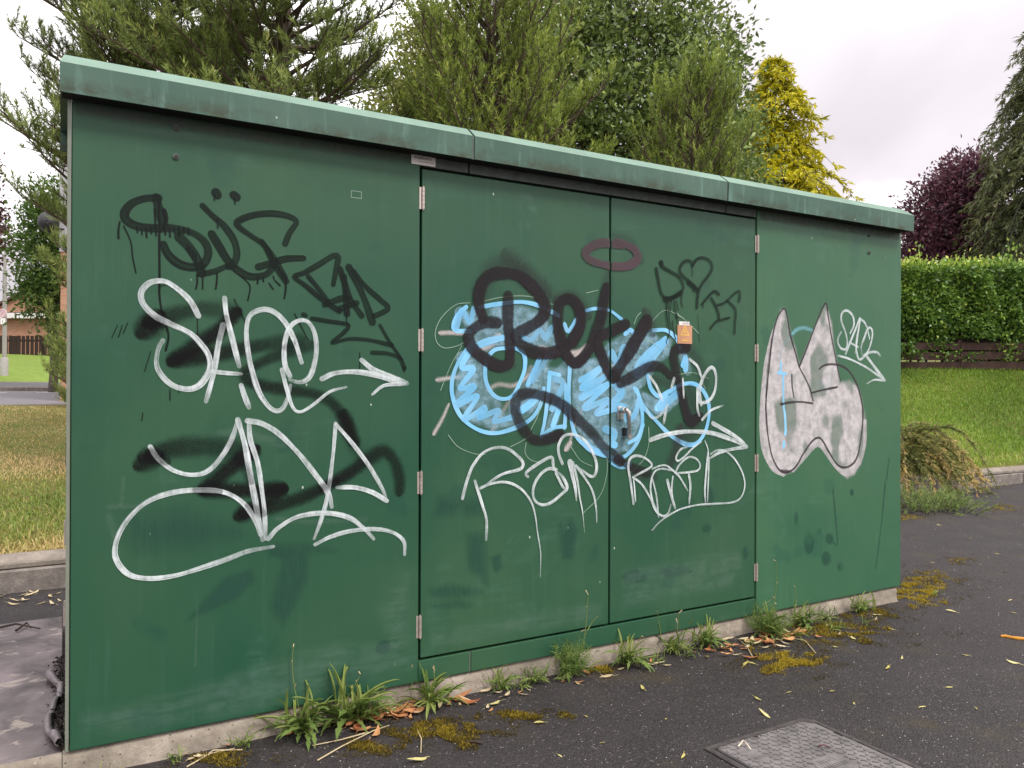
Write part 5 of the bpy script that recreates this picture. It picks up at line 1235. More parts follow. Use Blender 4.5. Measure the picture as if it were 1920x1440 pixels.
# ---- clipped hedge with a timber board fence at its foot
HY = 17.0; hxa, hxb = dist(1640, 720, HY)[0], dist(2250, 720, HY)[0]
hz0 = dist(1800, 688, HY)[2]; hz1 = dist(1800, 500, HY)[2]
hedge = empty("clipped_hedge", (hxa, HY, hz0)); setp(hedge, "clipped green hedge growing over low brown boards", "hedge")
rng = np.random.default_rng(61); LX = hxb - hxa; HZ = hz1 - hz0
n = 30000
u = rng.random(n) * LX; side = rng.random(n)
z = .12 + rng.random(n) ** .75 * (HZ - .12); y = -0.05 + .24 * wavy(u * 2.2, z * 2.2, 7, 2.0) + rng.normal(0, .09, n)
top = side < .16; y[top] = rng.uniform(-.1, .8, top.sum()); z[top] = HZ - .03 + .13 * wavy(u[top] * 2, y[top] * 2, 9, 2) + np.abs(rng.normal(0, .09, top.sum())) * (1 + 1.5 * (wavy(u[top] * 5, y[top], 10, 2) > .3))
lowm = (wavy(u, z, 33, 2.4) < -.30); z = np.where((z < .6) & lowm, z + .5, z)
P = np.stack([u, y, z], 1); AX = unit(np.stack([rng.normal(0, .6, n), -.6 + rng.normal(0, .5, n), rng.normal(.1, .6, n)], 1)); AX[top] = unit(rng.normal(0, .5, (top.sum(), 3)) + [0, -.2, .8])
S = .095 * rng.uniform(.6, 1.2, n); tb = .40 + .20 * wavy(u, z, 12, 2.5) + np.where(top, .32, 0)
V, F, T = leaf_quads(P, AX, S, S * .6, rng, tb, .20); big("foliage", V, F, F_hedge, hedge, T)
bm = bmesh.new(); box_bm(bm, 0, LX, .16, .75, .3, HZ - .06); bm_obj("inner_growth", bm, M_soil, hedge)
tubes("stem", [(np.array([[x, .35, -.2], [x + .05, .3, .3], [x - .05, .35, .9]]), [.03, .025, .02]) for x in np.arange(.2, LX, .35)], M_bark2, hedge)
M_board = plain("reddish_board", (0.050, 0.024, 0.018), 0.8, var=0.3, scale=9)
bf = empty("board_fence", (hxa, HY - .12, hz0 - .02)); setp(bf, "low reddish-brown board fence under the hedge", "fence")
for r_, (z0, z1) in enumerate(((-.05, .13), (.17, .34), (.38, .54))):
    for k in range(int(LX / 1.8)):
        pbd = box("board", k * 1.8 + .005, k * 1.8 + 1.795, 0, .03, z0, z1, M_board, bf, .004); pbd.location.z = random.uniform(-.01, .01)
for k in range(int(LX / 1.8) + 1): box("post", k * 1.8 - .04, k * 1.8 + .04, .032, .11, -.3, .6, M_board, bf)

# ---- grass
def grass(name, X, Y, hgt, seed, dryf, w=.007, parent=None, zf=terrain, mat=None):
    rng = np.random.default_rng(seed); n = len(X); Z = zf(X, Y)
    az = rng.random(n) * 6.283; ln = hgt * rng.uniform(.5, 1.3, n); be = rng.uniform(.15, 1.7, n)
    d = np.stack([np.cos(az) * be, np.sin(az) * be, np.ones(n)], 1); d = unit(d) * ln[:, None]
    s = np.stack([-np.sin(az), np.cos(az), np.zeros(n)], 1) * (w * rng.uniform(.6, 1.3, n))[:, None] / 2
    B = np.stack([X, Y, Z - .004], 1); mid = B + d * .55 + np.array([0, 0, 1]) * (ln * .06)[:, None]
    V = np.stack([B - s, B + s, mid + s * .8, B + d * np.array([1.15, 1.15, .82]), mid - s * .8], 1).reshape(-1, 3)
    i = np.arange(n)[:, None] * 5
    F = np.concatenate([i + np.array([[0, 1, 2, 4]]), i + np.array([[4, 2, 3, 3]])]); Fq = i + np.array([[0, 1, 2, 4]]); Ft = i + np.array([[4, 2, 3]])
    t = np.clip(dryf + rng.normal(0, .13, n), 0, 1)
    me = bpy.data.meshes.new(name); me.vertices.add(len(V)); me.vertices.foreach_set("co", V.astype(np.float32).ravel())
    li = np.concatenate([Fq.ravel(), Ft.ravel()]).astype(np.int32); me.loops.add(len(li)); me.loops.foreach_set("vertex_index", li)
    me.polygons.add(2 * n); me.polygons.foreach_set("loop_start", np.concatenate([np.arange(n) * 4, 4 * n + np.arange(n) * 3]).astype(np.int32)); me.polygons.foreach_set("loop_total", np.concatenate([np.full(n, 4), np.full(n, 3)]).astype(np.int32))
    me.update(calc_edges=True); a = me.attributes.new("tint", 'FLOAT', 'POINT'); a.data.foreach_set("value", np.repeat(t, 5).astype(np.float32))
    me.materials.append(mat or F_grass); o = link(bpy.data.objects.new(name, me), parent); setp(o, kind="stuff"); return o
rng = np.random.default_rng(71); n = 62000
s = rng.uniform(-3.2, 1.6, n); t = .24 + 12.1 * rng.random(n) ** 1.7
X = KERB[0] + E1[0] * s + E2[0] * t; Y = KERB[1] + E1[1] * s + E2[1] * t
dry = .56 + .42 * wavy(X, Y, 15, 1.6) + .24 * smooth(2.2, 5.0, t) + .28 * (np.exp(-((t - .35) / .3) ** 2)) - .22 * np.exp(-((t - 1.8) / 1.1) ** 2)
o = grass("dry_grass", X, Y, .062 * (1 - .35 * smooth(2, 9, t)) * (1 + .5 * wavy(X, Y, 44, 3)), 72, dry, .0085); setp(o, "short sunburnt grass on the bank left of the cabinet", "grass")
n = 90000; X = rng.uniform(3.2, 14, n); yk = KERB[1] + .572 * (X - KERB[0]) + .25; Y = yk + (17.0 - yk) * rng.random(n); k = Y > yk; X, Y = X[k], Y[k]
o = grass("lawn_grass", X, Y, .095, 73, .38 + .24 * wavy(X, Y, 19, 1.3) - .08 * smooth(12, 16, Y) + .22 * (Y < KERB[1] + .572 * (X - KERB[0]) + .6), .011, mat=F_lawn); setp(o, "fresh green grass sloping up to the hedge", "grass")

# ---- spreading juniper hanging over the kerb, tips turned brown
jb = gnd(1700, 900); jb = np.array([4.75, 10.15, .2])
jun = empty("spreading_juniper", jb); setp(jun, "sprawling juniper with brown tips spilling over the kerb", "shrub")
rng = np.random.default_rng(81); wood = []; SB = []; SD = []; SL = []; ST = []
for i in range(150):
    az = rng.uniform(-2.7, .4) if i % 3 else rng.uniform(0, 6.283); L = rng.uniform(.7, 1.7); hd = np.array([math.cos(az), math.sin(az), 0])
    t = np.linspace(0, 1, 9)[:, None]; rise = rng.uniform(.35, 1.25)
    P = rng.normal(0, .16, 3) * [1, 1, .2] + hd * L * t * .72 + np.array([0, 0, 1]) * (L * (rise * t - (rise + rng.uniform(.0, .32)) * t ** 2.3)) + [0, 0, .12]
    P[:, 2] = np.maximum(P[:, 2], -.17)
    wood.append((P, np.linspace(.008, .002, 9)))
    for j in range(int(L * 42)):
        f = (.22 + .78 * rng.random()) * 8; k = min(7, int(f)); q = P[k] + (P[k + 1] - P[k]) * (f - k); d = unit(unit(P[k + 1] - P[k]) + rng.normal(0, .28, 3))
        SB.append(q); SD.append(d); SL.append(rng.uniform(.05, .12)); ST.append(np.clip(.30 + .50 * (f / 8) ** 3 * (i % 5 < 3) + rng.normal(0, .08), 0, 1))
V, F, T = needle_tris(np.array(SB), np.array(SD), np.array(SL), 10, .045, .011, np.array(ST), rng, 45, 20)
tubes("branches", wood, M_bark, jun, 4); big("foliage", V, F, F_junip, jun, T)
# ---- low grey-green weed mound by the cabinet's far corner
wb = gnd(1735, 955); wm = empty("weed_mound", wb); setp(wm, "low feathery grey-green weed mound on the asphalt beyond the cabinet", "weed")
F_weed = foliage("weed_leaves", [(0.0, (0.076, 0.136, 0.034)), (0.5, (0.187, 0.281, 0.071)), (0.8, (0.323, 0.408, 0.128)), (1.0, (0.544, 0.561, 0.221))], 0.35)
SB, SD, SL, ST, wood = [], [], [], [], []
for i in range(260):
    o2 = np.array([rng.uniform(-.45, .38), rng.normal(0, .16), 0]); d = unit(np.array([o2[0] * .9, o2[1] * 1.5, .55]) + rng.normal(0, .28, 3)); L = rng.uniform(.10, .28)
    d[2] = abs(d[2]); wood.append((np.stack([o2, o2 + d * L]), [.003, .002]))
    for g in range(4): SB.append(o2 + d * L * (g + 1) / 4.5); SD.append(d); SL.append(.05); ST.append(.55 + rng.normal(0, .12))
V, F, T = needle_tris(np.array(SB), np.array(SD), np.array(SL), 10, .035, .006, np.array(ST), rng, 70, 35); V[:, 2] = np.maximum(V[:, 2], .002)
tubes("stems", wood, M_bark2, wm, 3); big("foliage", V, F, F_weed, wm, T)
# ================================================================== plinth, litter, weeds, cover
# ---- cast concrete plinth: lumpy front face, running on to the left as a bare slab
def mat_slab():
    t = NT("bituminous_slab_top"); v = t.coord()
    f = t.noise(v, 3.2, 7, 0.65, .6); g = t.noise(t.coord(scale=(5, 8, 5)), 1.0, 9, 0.72, .6)
    base = t.ramp(f, [(0.34, (0.045, 0.037, 0.037)), (0.5, (0.125, 0.102, 0.103)), (0.66, (0.215, 0.178, 0.182))])
    base = t.mix(t.ramp(g, [(0.57, 0.0), (0.64, 0.8)]), base, (0.38, 0.325, 0.275))
    base = t.mix(t.ramp(g, [(0.30, 0.6), (0.38, 0.0)]), base, (0.05, 0.042, 0.042))
    t.set(Base_Color=base, Roughness=t.ramp(f, [(0.3, 0.35), (0.7, 0.7)]), Specular_IOR_Level=0.5); t.bump(g, 0.4, 0.008); return t.m
M_slab = mat_slab()
plinth = empty("concrete_plinth", CAB, PSI); setp(plinth, "low rough concrete plinth under the green cabinet", "plinth")
def lumpy(name, x0, x1, y0, zt, mat, parent, seed, y1):
    rng = np.random.default_rng(seed); xs = np.linspace(x0, x1, int((x1 - x0) / .025)); zs = [-.02, .0, .02, .045, .068, zt - .006, zt]
    V = []
    for x in xs:
        for k, z in enumerate(zs):
            y = y0 - .014 * (1 - z / zt) - .010 * float(wavy(x * 9, z * 30, seed, 1.4)) - .006 * float(wavy(x * 34, z * 60, seed + 1, 1.2))
            if k >= 5: y = y0 + (.004 if k == 5 else .018)
            V.append((x, y, z + (0.006 * float(wavy(x * 6, 0, seed + 3)) if k == 6 else 0)))
        V.append((x, y1, zt))
    m = len(zs) + 1; F = [(i * m + j, (i + 1) * m + j, (i + 1) * m + j + 1, i * m + j + 1) for i in range(len(xs) - 1) for j in range(m - 1)]
    return mobj(name, V, F, mat, parent, True)
lumpy("plinth_face", -0.02, XL - .03, .012, PLZ - .004, M_conc, plinth, 91, BD + .1)
mobj("plinth_end", [(XL - .03, .0, -.02), (XL - .03, BD + .1, -.02), (XL - .03, BD + .1, PLZ - .004), (XL - .03, .012, PLZ - .004)], [(0, 1, 2, 3)], M_conc, plinth)
slab = empty("concrete_slab", CAB, PSI); setp(slab, "flat mauve-grey slab beside the left end of the cabinet", "slab")
lumpy("slab_edge", -3.2, -.022, .010, PLZ - .010, M_conc, slab, 95, .035)
box("slab_top", -3.2, -.022, .034, 1.78, -.02, PLZ - .008, M_slab, slab, .004)
# curled strip of torn sheeting along the cabinet's side
M_rub = plain("torn_sheeting", (0.16, 0.135, 0.14), 0.4, var=0.3, scale=30); M_debris = plain("leaf_debris", (0.030, 0.024, 0.020), 0.9, var=.5, scale=60)
pts = [(-.030, .05), (-.046, .12), (-.062, .20), (-.060, .30), (-.046, .40), (-.030, .50), (-.026, .58), (-.036, .66), (-.07, .76), (-.06, .84)]
C = catmull([(a, b, 0) for a, b in pts], .012)[:, :2]; V = []
for i, (a, b) in enumerate(C):
    hgt = .030 + .012 * math.sin(i * .5)
    V += [(a + .016, b, PLZ), (a - .004, b, PLZ + .006), (a - .012, b, PLZ + hgt * .6), (a - .004, b, PLZ + hgt), (a + .008, b, PLZ + hgt * .92)]
n = len(C); F = [(i * 5 + j, (i + 1) * 5 + j, (i + 1) * 5 + j + 1, i * 5 + j + 1) for i in range(n - 1) for j in range(4)]
st = mobj("torn_strip", V, F, M_rub, None, True); st.location = CAB; st.rotation_euler = (0, 0, PSI); setp(st, "curled torn strip of dark sheeting at the cabinet's left foot", "debris")
st.modifiers.new("solid", 'SOLIDIFY').thickness = .003
rng = np.random.default_rng(97); n = 900
yy = rng.uniform(.03, 1.0, n); xx = -.012 - np.abs(rng.normal(0, .018, n)); P = np.stack([xx, yy, PLZ + rng.random(n) * .022], 1)
S = rng.uniform(.008, .022, n); V, F, T = leaf_quads(P, rng.normal(size=(n, 3)) * [1, 1, .4], S, S * .5, rng, np.full(n, .4))
dbr = big("rotting_litter", V, F, M_debris, None); dbr.location = CAB; dbr.rotation_euler = (0, 0, PSI); setp(dbr, "black rotting leaf litter packed behind the torn strip", "litter", kind="stuff")
# back hinges just showing past the left end
for z in (.62, .30):
    bm = bmesh.new(); cyl_bm(bm, .007, .10, 12, Matrix.Translation((-.012, BD + .02, PLZ + z))); bm_obj("hinge", bm, M_hinge, cab)

# ---- cast cover plate in the asphalt
M_cover = plain("cast_cover", (0.175, 0.160, 0.158), 0.5, .15, .35, 14); M_gapm = plain("dirt_gap", (0.012, 0.010, 0.010), .95)
mc = gnd(1345, 1408); cov = empty("manhole_cover", (mc[0], mc[1], 0), PSI); setp(cov, "studded cast cover plate set in the asphalt", "manhole cover")
W_, D_ = .475, .62
cut = .035
def cover_poly(o_, z): return [(o_, -D_ + o_, z), (W_ - o_, -D_ + o_, z), (W_ - o_, -cut - o_, z), (W_ - cut - o_, -o_, z), (o_, -o_, z)]
mobj("frame_gap", cover_poly(-.012, .0035), [(0, 1, 2, 3, 4)], M_gapm, cov)
rim = cover_poly(-.030, .0045) + cover_poly(-.012, .0075); mobj("frame_rim", cover_poly(-.034, .004) + cover_poly(-.030, .0078) + cover_poly(-.013, .0078) + cover_poly(-.011, .003), [(k * 5 + i, k * 5 + (i + 1) % 5, k * 5 + 5 + (i + 1) % 5, k * 5 + 5 + i) for k in range(3) for i in range(5)], plain("worn_rim", (0.07, 0.06, 0.058), .7, .2, .4, 30), cov)
V = cover_poly(0, .004) + cover_poly(.002, .011); pbm = mobj("plate", V, [(5, 6, 7, 8, 9)] + [(i, (i + 1) % 5, 5 + (i + 1) % 5, 5 + i) for i in range(5)], M_cover, cov)
bm = bmesh.new(); pit = .0255
for i in range(int(W_ / pit)):
    for j in range(int(D_ / pit)):
        x, y = .014 + i * pit, -.014 - j * pit
        if x > W_ - .012 or y < -D_ + .012 or (x > W_ - .05 and y > -.045): continue
        if (.20 < x < .34 and -.33 < y < -.22) or (.05 < x < .11 and -.15 < y < -.06): continue
        a = math.radians(38 if (i + j) % 2 else -52); m4 = Matrix.Translation((x, y, .0122)) @ Matrix.Rotation(a, 4, 'Z') @ Matrix.Diagonal((.0205, .0072, .0062, 1))
        bmesh.ops.create_cube(bm, size=1.0, matrix=m4)
for v in bm.verts:
    pass
o = bm_obj("raised_tread", bm, M_cover, cov); setp(o, kind="stuff")
bm = bmesh.new()
for r_, (n, x0, y0) in enumerate(((6, .225, -.255), (8, .215, -.295))):
    for k in range(n):
        m4 = Matrix.Translation((x0 + k * .0135, y0, .0118)) @ Matrix.Diagonal((.0045, .022, .0022, 1)); bmesh.ops.create_cube(bm, size=1.0, matrix=m4)
        if k % 2: bmesh.ops.create_cube(bm, size=1.0, matrix=Matrix.Translation((x0 + k * .0135 + .004, y0 + .008 * (1 if k % 3 else -1), .0117)) @ Matrix.Diagonal((.008, .0045, .0022, 1)))
for k in range(5): bmesh.ops.create_cube(bm, size=1.0, matrix=Matrix.Translation((.058 + k * .011, -.125, .0116)) @ Matrix.Diagonal((.004, .015, .002, 1)))
o = bm_obj("worn_lettering", bm, M_cover, cov); setp(o, kind="stuff")
for x, y in ((.19, -.006), (W_ - .006, -.14)):
    box("key_slot", x - (.02 if y > -.01 else .004), x + (.02 if y > -.01 else .004), y - (.004 if y > -.01 else .02), y + (.004 if y > -.01 else .02), .0105, .0116, M_gapm, cov)

# ---- orange peel on the asphalt
M_peel = plain("orange_plastic", (0.58, 0.24, 0.02), .4, var=.12)
ob = gnd(1900, 1197); cu = []
for px, py, r in ((1876, 1194, .010), (1885, 1195, .014), (1897, 1197, .012), (1909, 1199, .015), (1925, 1201, .013), (1940, 1203, .008)):
    g = gnd(px, py); cu.append((*(g - ob)[:2] + np.array([0, .006 * math.sin(px)]), r * .45, r * .62))
pe = tubes("orange_scrap", [(np.array([c[:3] for c in cu]), [c[3] for c in cu])], M_peel, None, 8); pe.location = ob; setp(pe, "bright orange curled scrap lying on the asphalt", "litter")

# ---- fallen leaves, twigs
def leaf_mesh(name, l, w, seed, curl=.25, mat=None):
    r = random.Random(seed); V = []; F = []; n = 6
    for i in range(n + 1):
        t = i / n; hw = w / 2 * math.sin(math.pi * min(1, t * .92 + .06)) ** .8 * (1 - .35 * t); x = (t - .5) * l
        bend = curl * l * (t - .4) ** 2 * r.uniform(.8, 1.4); side = .12 * l * math.sin(t * 3 + seed)
        for s in (-1, 0, 1): V.append((x, side + s * hw * r.uniform(.85, 1.1), .003 + bend + (abs(s) * hw * .45 * r.uniform(.4, 1.5)) * (1 if seed % 2 else .3)))
    for i in range(n):
        for j in range(2): F.append((i * 3 + j, (i + 1) * 3 + j, (i + 1) * 3 + j + 1, i * 3 + j + 1))
    k = len(V); V += [(-.5 * l, 0, .004), (-.5 * l - .4 * l, .05 * l, .004), (-.5 * l - .4 * l, .05 * l + .0015, .004), (-.5 * l, .002, .004)]; F.append((k, k + 1, k + 2, k + 3))
    me = bpy.data.meshes.new(name); me.from_pydata(V, [], F); me.update(); me.polygons.foreach_set("use_smooth", [True] * len(F)); me.materials.append(mat); return me
def leafmat(name, a, b):
    t = NT(name); oi = t.n.new("ShaderNodeObjectInfo"); c = t.ramp(oi.outputs["Random"], [(0, a), (1, b)])
    c = t.mix(t.ramp(t.noise(t.coord(), 60, 3), [(.4, .0), (.7, .45)]), c, tuple(x * .5 for x in a)); t.set(Base_Color=c, Roughness=.6, Specular_IOR_Level=.3); t.translucent(c, .15); return t.m
ML_y = leafmat("yellow_leaf", (0.52, 0.45, 0.12), (0.66, 0.58, 0.28)); ML_o = leafmat("russet_leaf", (0.40, 0.135, 0.055), (0.66, 0.36, 0.16)); ML_s = leafmat("straw_leaf", (0.58, 0.46, 0.26), (0.70, 0.58, 0.38))
LM = {'y': [leaf_mesh("fallen_leaf", .040, .014, k, .2, ML_y) for k in range(4)], 'o': [leaf_mesh("fallen_leaf", .055, .022, k + 10, .5, ML_o) for k in range(5)], 's': [leaf_mesh("fallen_leaf", .052, .018, k + 20, .4, ML_s) for k in range(4)]}
LAB = {'y': ("small pale yellow leaf lying loose on the asphalt", "loose yellow leaves on the asphalt"), 'o': ("dry russet leaf drifted against the plinth", "russet leaves along the plinth"), 's': ("straw-coloured dry leaf drifted against the plinth", "straw-coloured leaves along the plinth")}
def drop(kind, px, py, sc=1.0, z=0.0):
    g = gnd(px, py); o = bpy.data.objects.new("fallen_leaf", random.choice(LM[kind])); link(o); o.location = (g[0], g[1], z + .002)
    o.rotation_euler = (random.gauss(0, .15), random.gauss(0, .15), random.uniform(0, 6.28)); o.scale = [sc * random.uniform(.9, 1.5)] * 3
    setp(o, LAB[kind][0], "leaf", LAB[kind][1])
for px, py, s in ((1422, 1313, 1), (1432, 1341, 1.1), (1400, 1247, 1), (1408, 1246, .8), (1601, 1199, 1.3), (1568, 1215, .9), (1663, 1254, .9), (1673, 1181, .9), (1782, 1148, 1), (1899, 1243, 1.1), (1730, 1328, .8), (1325, 1234, .9), (1645, 1155, 1.2), (1885, 1073, 1.0), (1895, 1127, .9), (1748, 1056, .8), (1852, 948, 1.0), (1204, 1292, 1), (925, 1322, 1.3), (780, 1428, 1.5), (1010, 1358, .7), (1100, 1345, .5), (1560, 1298, .5), (1480, 1300, .5), (1810, 1230, .6), (1690, 1235, .5), (1870, 1040, .8), (1820, 1010, .7), (1760, 985, .8), (1130, 1395, .5), (1250, 1350, .6), (1830, 1330, .6), (1780, 1290, .5), (1900, 1150, .7), (1720, 1190, .5), (1600, 1320, .5), (1280, 1420, .6), (1050, 1420, .5)):
    drop('y', px, py, s)
rl = random.Random(9)
for i in range(70):
    px = rl.gauss(735, 70); base_y = 1405 - (px - 250) * .187; drop(rl.choice('ooos'), px, base_y + abs(rl.gauss(10, 14)) + 12, rl.uniform(.7, 1.2), rl.random() * .012)
for i in range(50):
    px = rl.gauss(1440, 45); base_y = 1405 - (px - 250) * .187; drop(rl.choice('oos'), px, base_y + abs(rl.gauss(14, 14)) + 8, rl.uniform(.7, 1.25), rl.random() * .01)
for i in range(60):
    px = rl.uniform(260, 1660); base_y = 1405 - (px - 250) * .187; drop(rl.choice('oss'), px, base_y + abs(rl.gauss(8, 10)) + 14, rl.uniform(.5, 1.0))
for i in range(14):
    g = (rl.uniform(0, 110), rl.uniform(1110, 1135)); drop('s', *g, 1.0)
M_twig = plain("dry_straw", (0.52, 0.42, 0.25), .8); M_twigd = plain("dark_twig", (0.045, 0.03, 0.022), .8); M_stick = plain("bleached_stick", (0.66, 0.58, 0.44), .7)
def lay(name, pts, r, mat, label, group=None, z=.004):
    o0 = gnd(*pts[0]); P = [gnd(*p) - o0 for p in pts]
    P = np.array([[p[0], p[1], z + (p3 if (p3 := 0) else 0)] for p in P]); P[1:-1, 2] += .006
    o = tubes(name, [(P, np.linspace(r, r * .6, len(P)))], mat, None, 5); o.location = o0; setp(o, label, "twig", group)
for pts in ([(595, 1428), (640, 1405), (700, 1375), (730, 1362)], [(455, 1408), (400, 1412), (372, 1428)], [(690, 1375), (640, 1392), (585, 1400)], [(780, 1365), (790, 1390), (789, 1414)], [(620, 1345), (650, 1325), (690, 1322)], [(1530, 1227), (1510, 1205), (1480, 1196)], [(1412, 1235), (1400, 1215), (1385, 1200)], [(350, 1440), (395, 1418), (440, 1405)]):
    lay("straw_stalk", pts, .0028, M_twig, "dry straw stalk lying at the foot of the plinth", "straw stalks at the plinth")
lay("twig", [(875, 1393), (890, 1395), (905, 1396)], .006, M_twigd, "short dark twig on the asphalt by the moss")
lay("bleached_stick", [(1384, 1409), (1394, 1401), (1400, 1407), (1408, 1415)], .0035, M_stick, "forked bleached stick on the studded cover", z=.018)
lay("red_stalk", [(1534, 1408), (1545, 1409), (1556, 1410)], .003, plain("red_stalk_skin", (0.09, 0.018, 0.02), .6), "dark red stalk lying on the studded cover", z=.018)
for pts in ([(0, 1178), (30, 1174), (75, 1180)], [(30, 1184), (50, 1172), (58, 1178)]):
    o0 = gnd(*pts[0], PLZ); P = np.array([gnd(*p, PLZ) - o0 for p in pts]); P[:, 2] += .004; P[1, 2] += .008
    o = tubes("twig", [(P, [.006, .005, .004])], M_twigd, None, 5); o.location = o0; setp(o, "dark broken twig on the mauve slab", "twig", "twigs on the slab")

# ---- moss: countless tiny shoots
F_moss = foliage("moss", [(0.0, (0.055, 0.042, 0.012)), (0.5, (0.135, 0.100, 0.020)), (1.0, (0.44, 0.33, 0.035))], .2, .8, .1)
def moss(px, py, rx, ry, n, seed, tb=.45, hgt=.011):
    rng = np.random.default_rng(seed); a = rng.random(n) * 6.283; r = np.sqrt(rng.random(n)) * (1 + .35 * np.sin(3 * a + seed) + .2 * np.sin(7 * a + 2 * seed))
    G = np.array([gnd(px + rx * q * math.cos(b), py + ry * q * math.sin(b)) for q, b in zip(r, a)])
    k = (wavy(G[:, 0] * 30, G[:, 1] * 30, seed) + rng.normal(0, .22, n)) > .25 * r; G = G[k]; r = r[k]; m = len(G)
    # nothing grows inside the plinth
    tt = (G - CAB) @ E2; ss_ = (G - CAB) @ E1; ok = (tt < -.02) | (ss_ > XL + .01); G = G[ok]; r = r[ok]; m = len(G)
    B = G + np.array([0, 0, .001]); D = unit(rng.normal(0, .55, (m, 3)) + [0, 0, .8]); V, F, T = needle_tris(B, D, np.full(m, hgt * .7), 3, hgt, .0035, tb + .25 * (1 - r) + rng.normal(0, .1, m), rng, 60, 20)
    V[:, 2] = np.maximum(V[:, 2], .001); o = big("moss_patch", V, F, F_moss, None, T); setp(o, kind="stuff"); return o
for i, a in enumerate(((825, 1372, 85, 20, 6000, .45), (958, 1345, 55, 8, 2200, .45), (875, 1398, 18, 10, 500, .4), (1475, 1240, 66, 22, 6000, .70), (1560, 1185, 115, 22, 7000, .48), (1718, 1108, 62, 30, 6500, .80), (1620, 1150, 60, 14, 2200, .45), (1880, 953, 30, 7, 1000, .6), (1700, 970, 30, 6, 900, .65), (1800, 1052, 30, 6, 500, .5), (700, 1402, 60, 14, 1500, .35), (420, 1425, 60, 14, 1200, .4), (1125, 1255, 25, 9, 900, .55), (1055, 1345, 25, 6, 350, .4), (1750, 1085, 60, 18, 1200, .5))):
    o = moss(a[0], a[1], a[2] * 1.7, a[3] * 1.6, int(a[4] * .7), 160 + i, .12, .006); setp(o, 'thin brown moss film spreading over the asphalt', 'moss')
    o = moss(*a[:5], 100 + i, a[5]); setp(o, "yellow-olive moss cushion on the asphalt" if i < 14 else "thin moss on the asphalt", "moss")
# pale grit scattered over the asphalt
M_grit = plain("pale_grit", (0.46, 0.43, 0.40), .8, var=.3, scale=40)
rng = np.random.default_rng(131); n = 1300
px = rng.uniform(100, 1980, n); py = 1440 - 520 * rng.random(n) ** 1.3 + 20; G = np.array([gnd(a, b) for a, b in zip(px, py)]); tt = (G - CAB) @ E2; ss_ = (G - CAB) @ E1
ok = (tt < -.03) | ((ss_ > XL + .05) & (tt < 2.7)); G = G[ok]; n = len(G); S = rng.uniform(.0012, .0036, n) * np.clip(G[:, 1] / 4, .8, 1.6)
O8 = np.array([[1, 0, 0], [-.9, .1, 0], [0, .8, 0], [.1, -.9, 0], [0, .1, .7]]); R2 = rng.random(n) * 6.28
V = G[:, None] + np.stack([O8[None, :, 0] * np.cos(R2)[:, None] - O8[None, :, 1] * np.sin(R2)[:, None], O8[None, :, 0] * np.sin(R2)[:, None] + O8[None, :, 1] * np.cos(R2)[:, None], np.repeat(O8[None, :, 2], n, 0)], -1) * S[:, None, None]
V = V.reshape(-1, 3); V[:, 2] += .0005; i = np.arange(n)[:, None] * 5; F = np.concatenate([i + np.array([[0, 2, 4]]), i + np.array([[2, 1, 4]]), i + np.array([[1, 3, 4]]), i + np.array([[3, 0, 4]])])
o = big("grit", V, F, M_grit); setp(o, "pale grit strewn over the asphalt", "grit", kind="stuff")

# ---- weeds along the plinth: each leaf its own piece
def wmat(name, a, b, tr=.3):
    t = NT(name); oi = t.n.new("ShaderNodeObjectInfo"); c = t.ramp(oi.outputs["Random"], [(0, a), (1, b)])
    c = t.mix(t.ramp(t.noise(t.coord(), 40, 3), [(.4, .0), (.75, .35)]), c, tuple(min(1, x * 1.6) for x in b)); t.set(Base_Color=c, Roughness=.7, Specular_IOR_Level=.2); t.translucent(c, tr); return t.m
MW = [wmat("weed_green", (0.10, 0.165, 0.038), (0.17, 0.24, 0.06)), wmat("weed_pale_green", (0.18, 0.25, 0.055), (0.30, 0.35, 0.10))]
M_stalk = plain("green_stalk", (0.15, 0.20, 0.05), .6)
def weed_leaf(seed, l, teeth, mat):
    """toothed strap leaf arching outward along +x"""
    r = random.Random(seed); n = 10; V = []; F = []
    for i in range(n + 1):
        t = i / n; x = l * t * (.92 - .1 * t); z = l * (.55 * t - .55 * t * t) ; hw = (.10 * l) * (0.25 + .75 * math.sin(math.pi * min(1, .1 + t * .85))) * (1 if i < n else .05)
        if teeth and i % 2: hw *= .42
        xo = (.05 * l if teeth and not i % 2 else 0)
        y = .06 * l * math.sin(t * 2.5 + seed); V += [(x - xo, y - hw, z + hw * .35), (x, y, z), (x - xo, y + hw, z + hw * .35)]
    for i in range(n):
        for j in range(2): F.append((i * 3 + j, (i + 1) * 3 + j, (i + 1) * 3 + j + 1, i * 3 + j + 1))
    me = bpy.data.meshes.new("leaf"); me.from_pydata(V, [], F); me.update(); me.polygons.foreach_set("use_smooth", [True] * len(F)); me.materials.append(mat); return me
WL = [[weed_leaf(k, .16, True, m) for k in range(4)] for m in MW]; WS = [[weed_leaf(k + 9, .15, False, m) for k in range(3)] for m in MW]
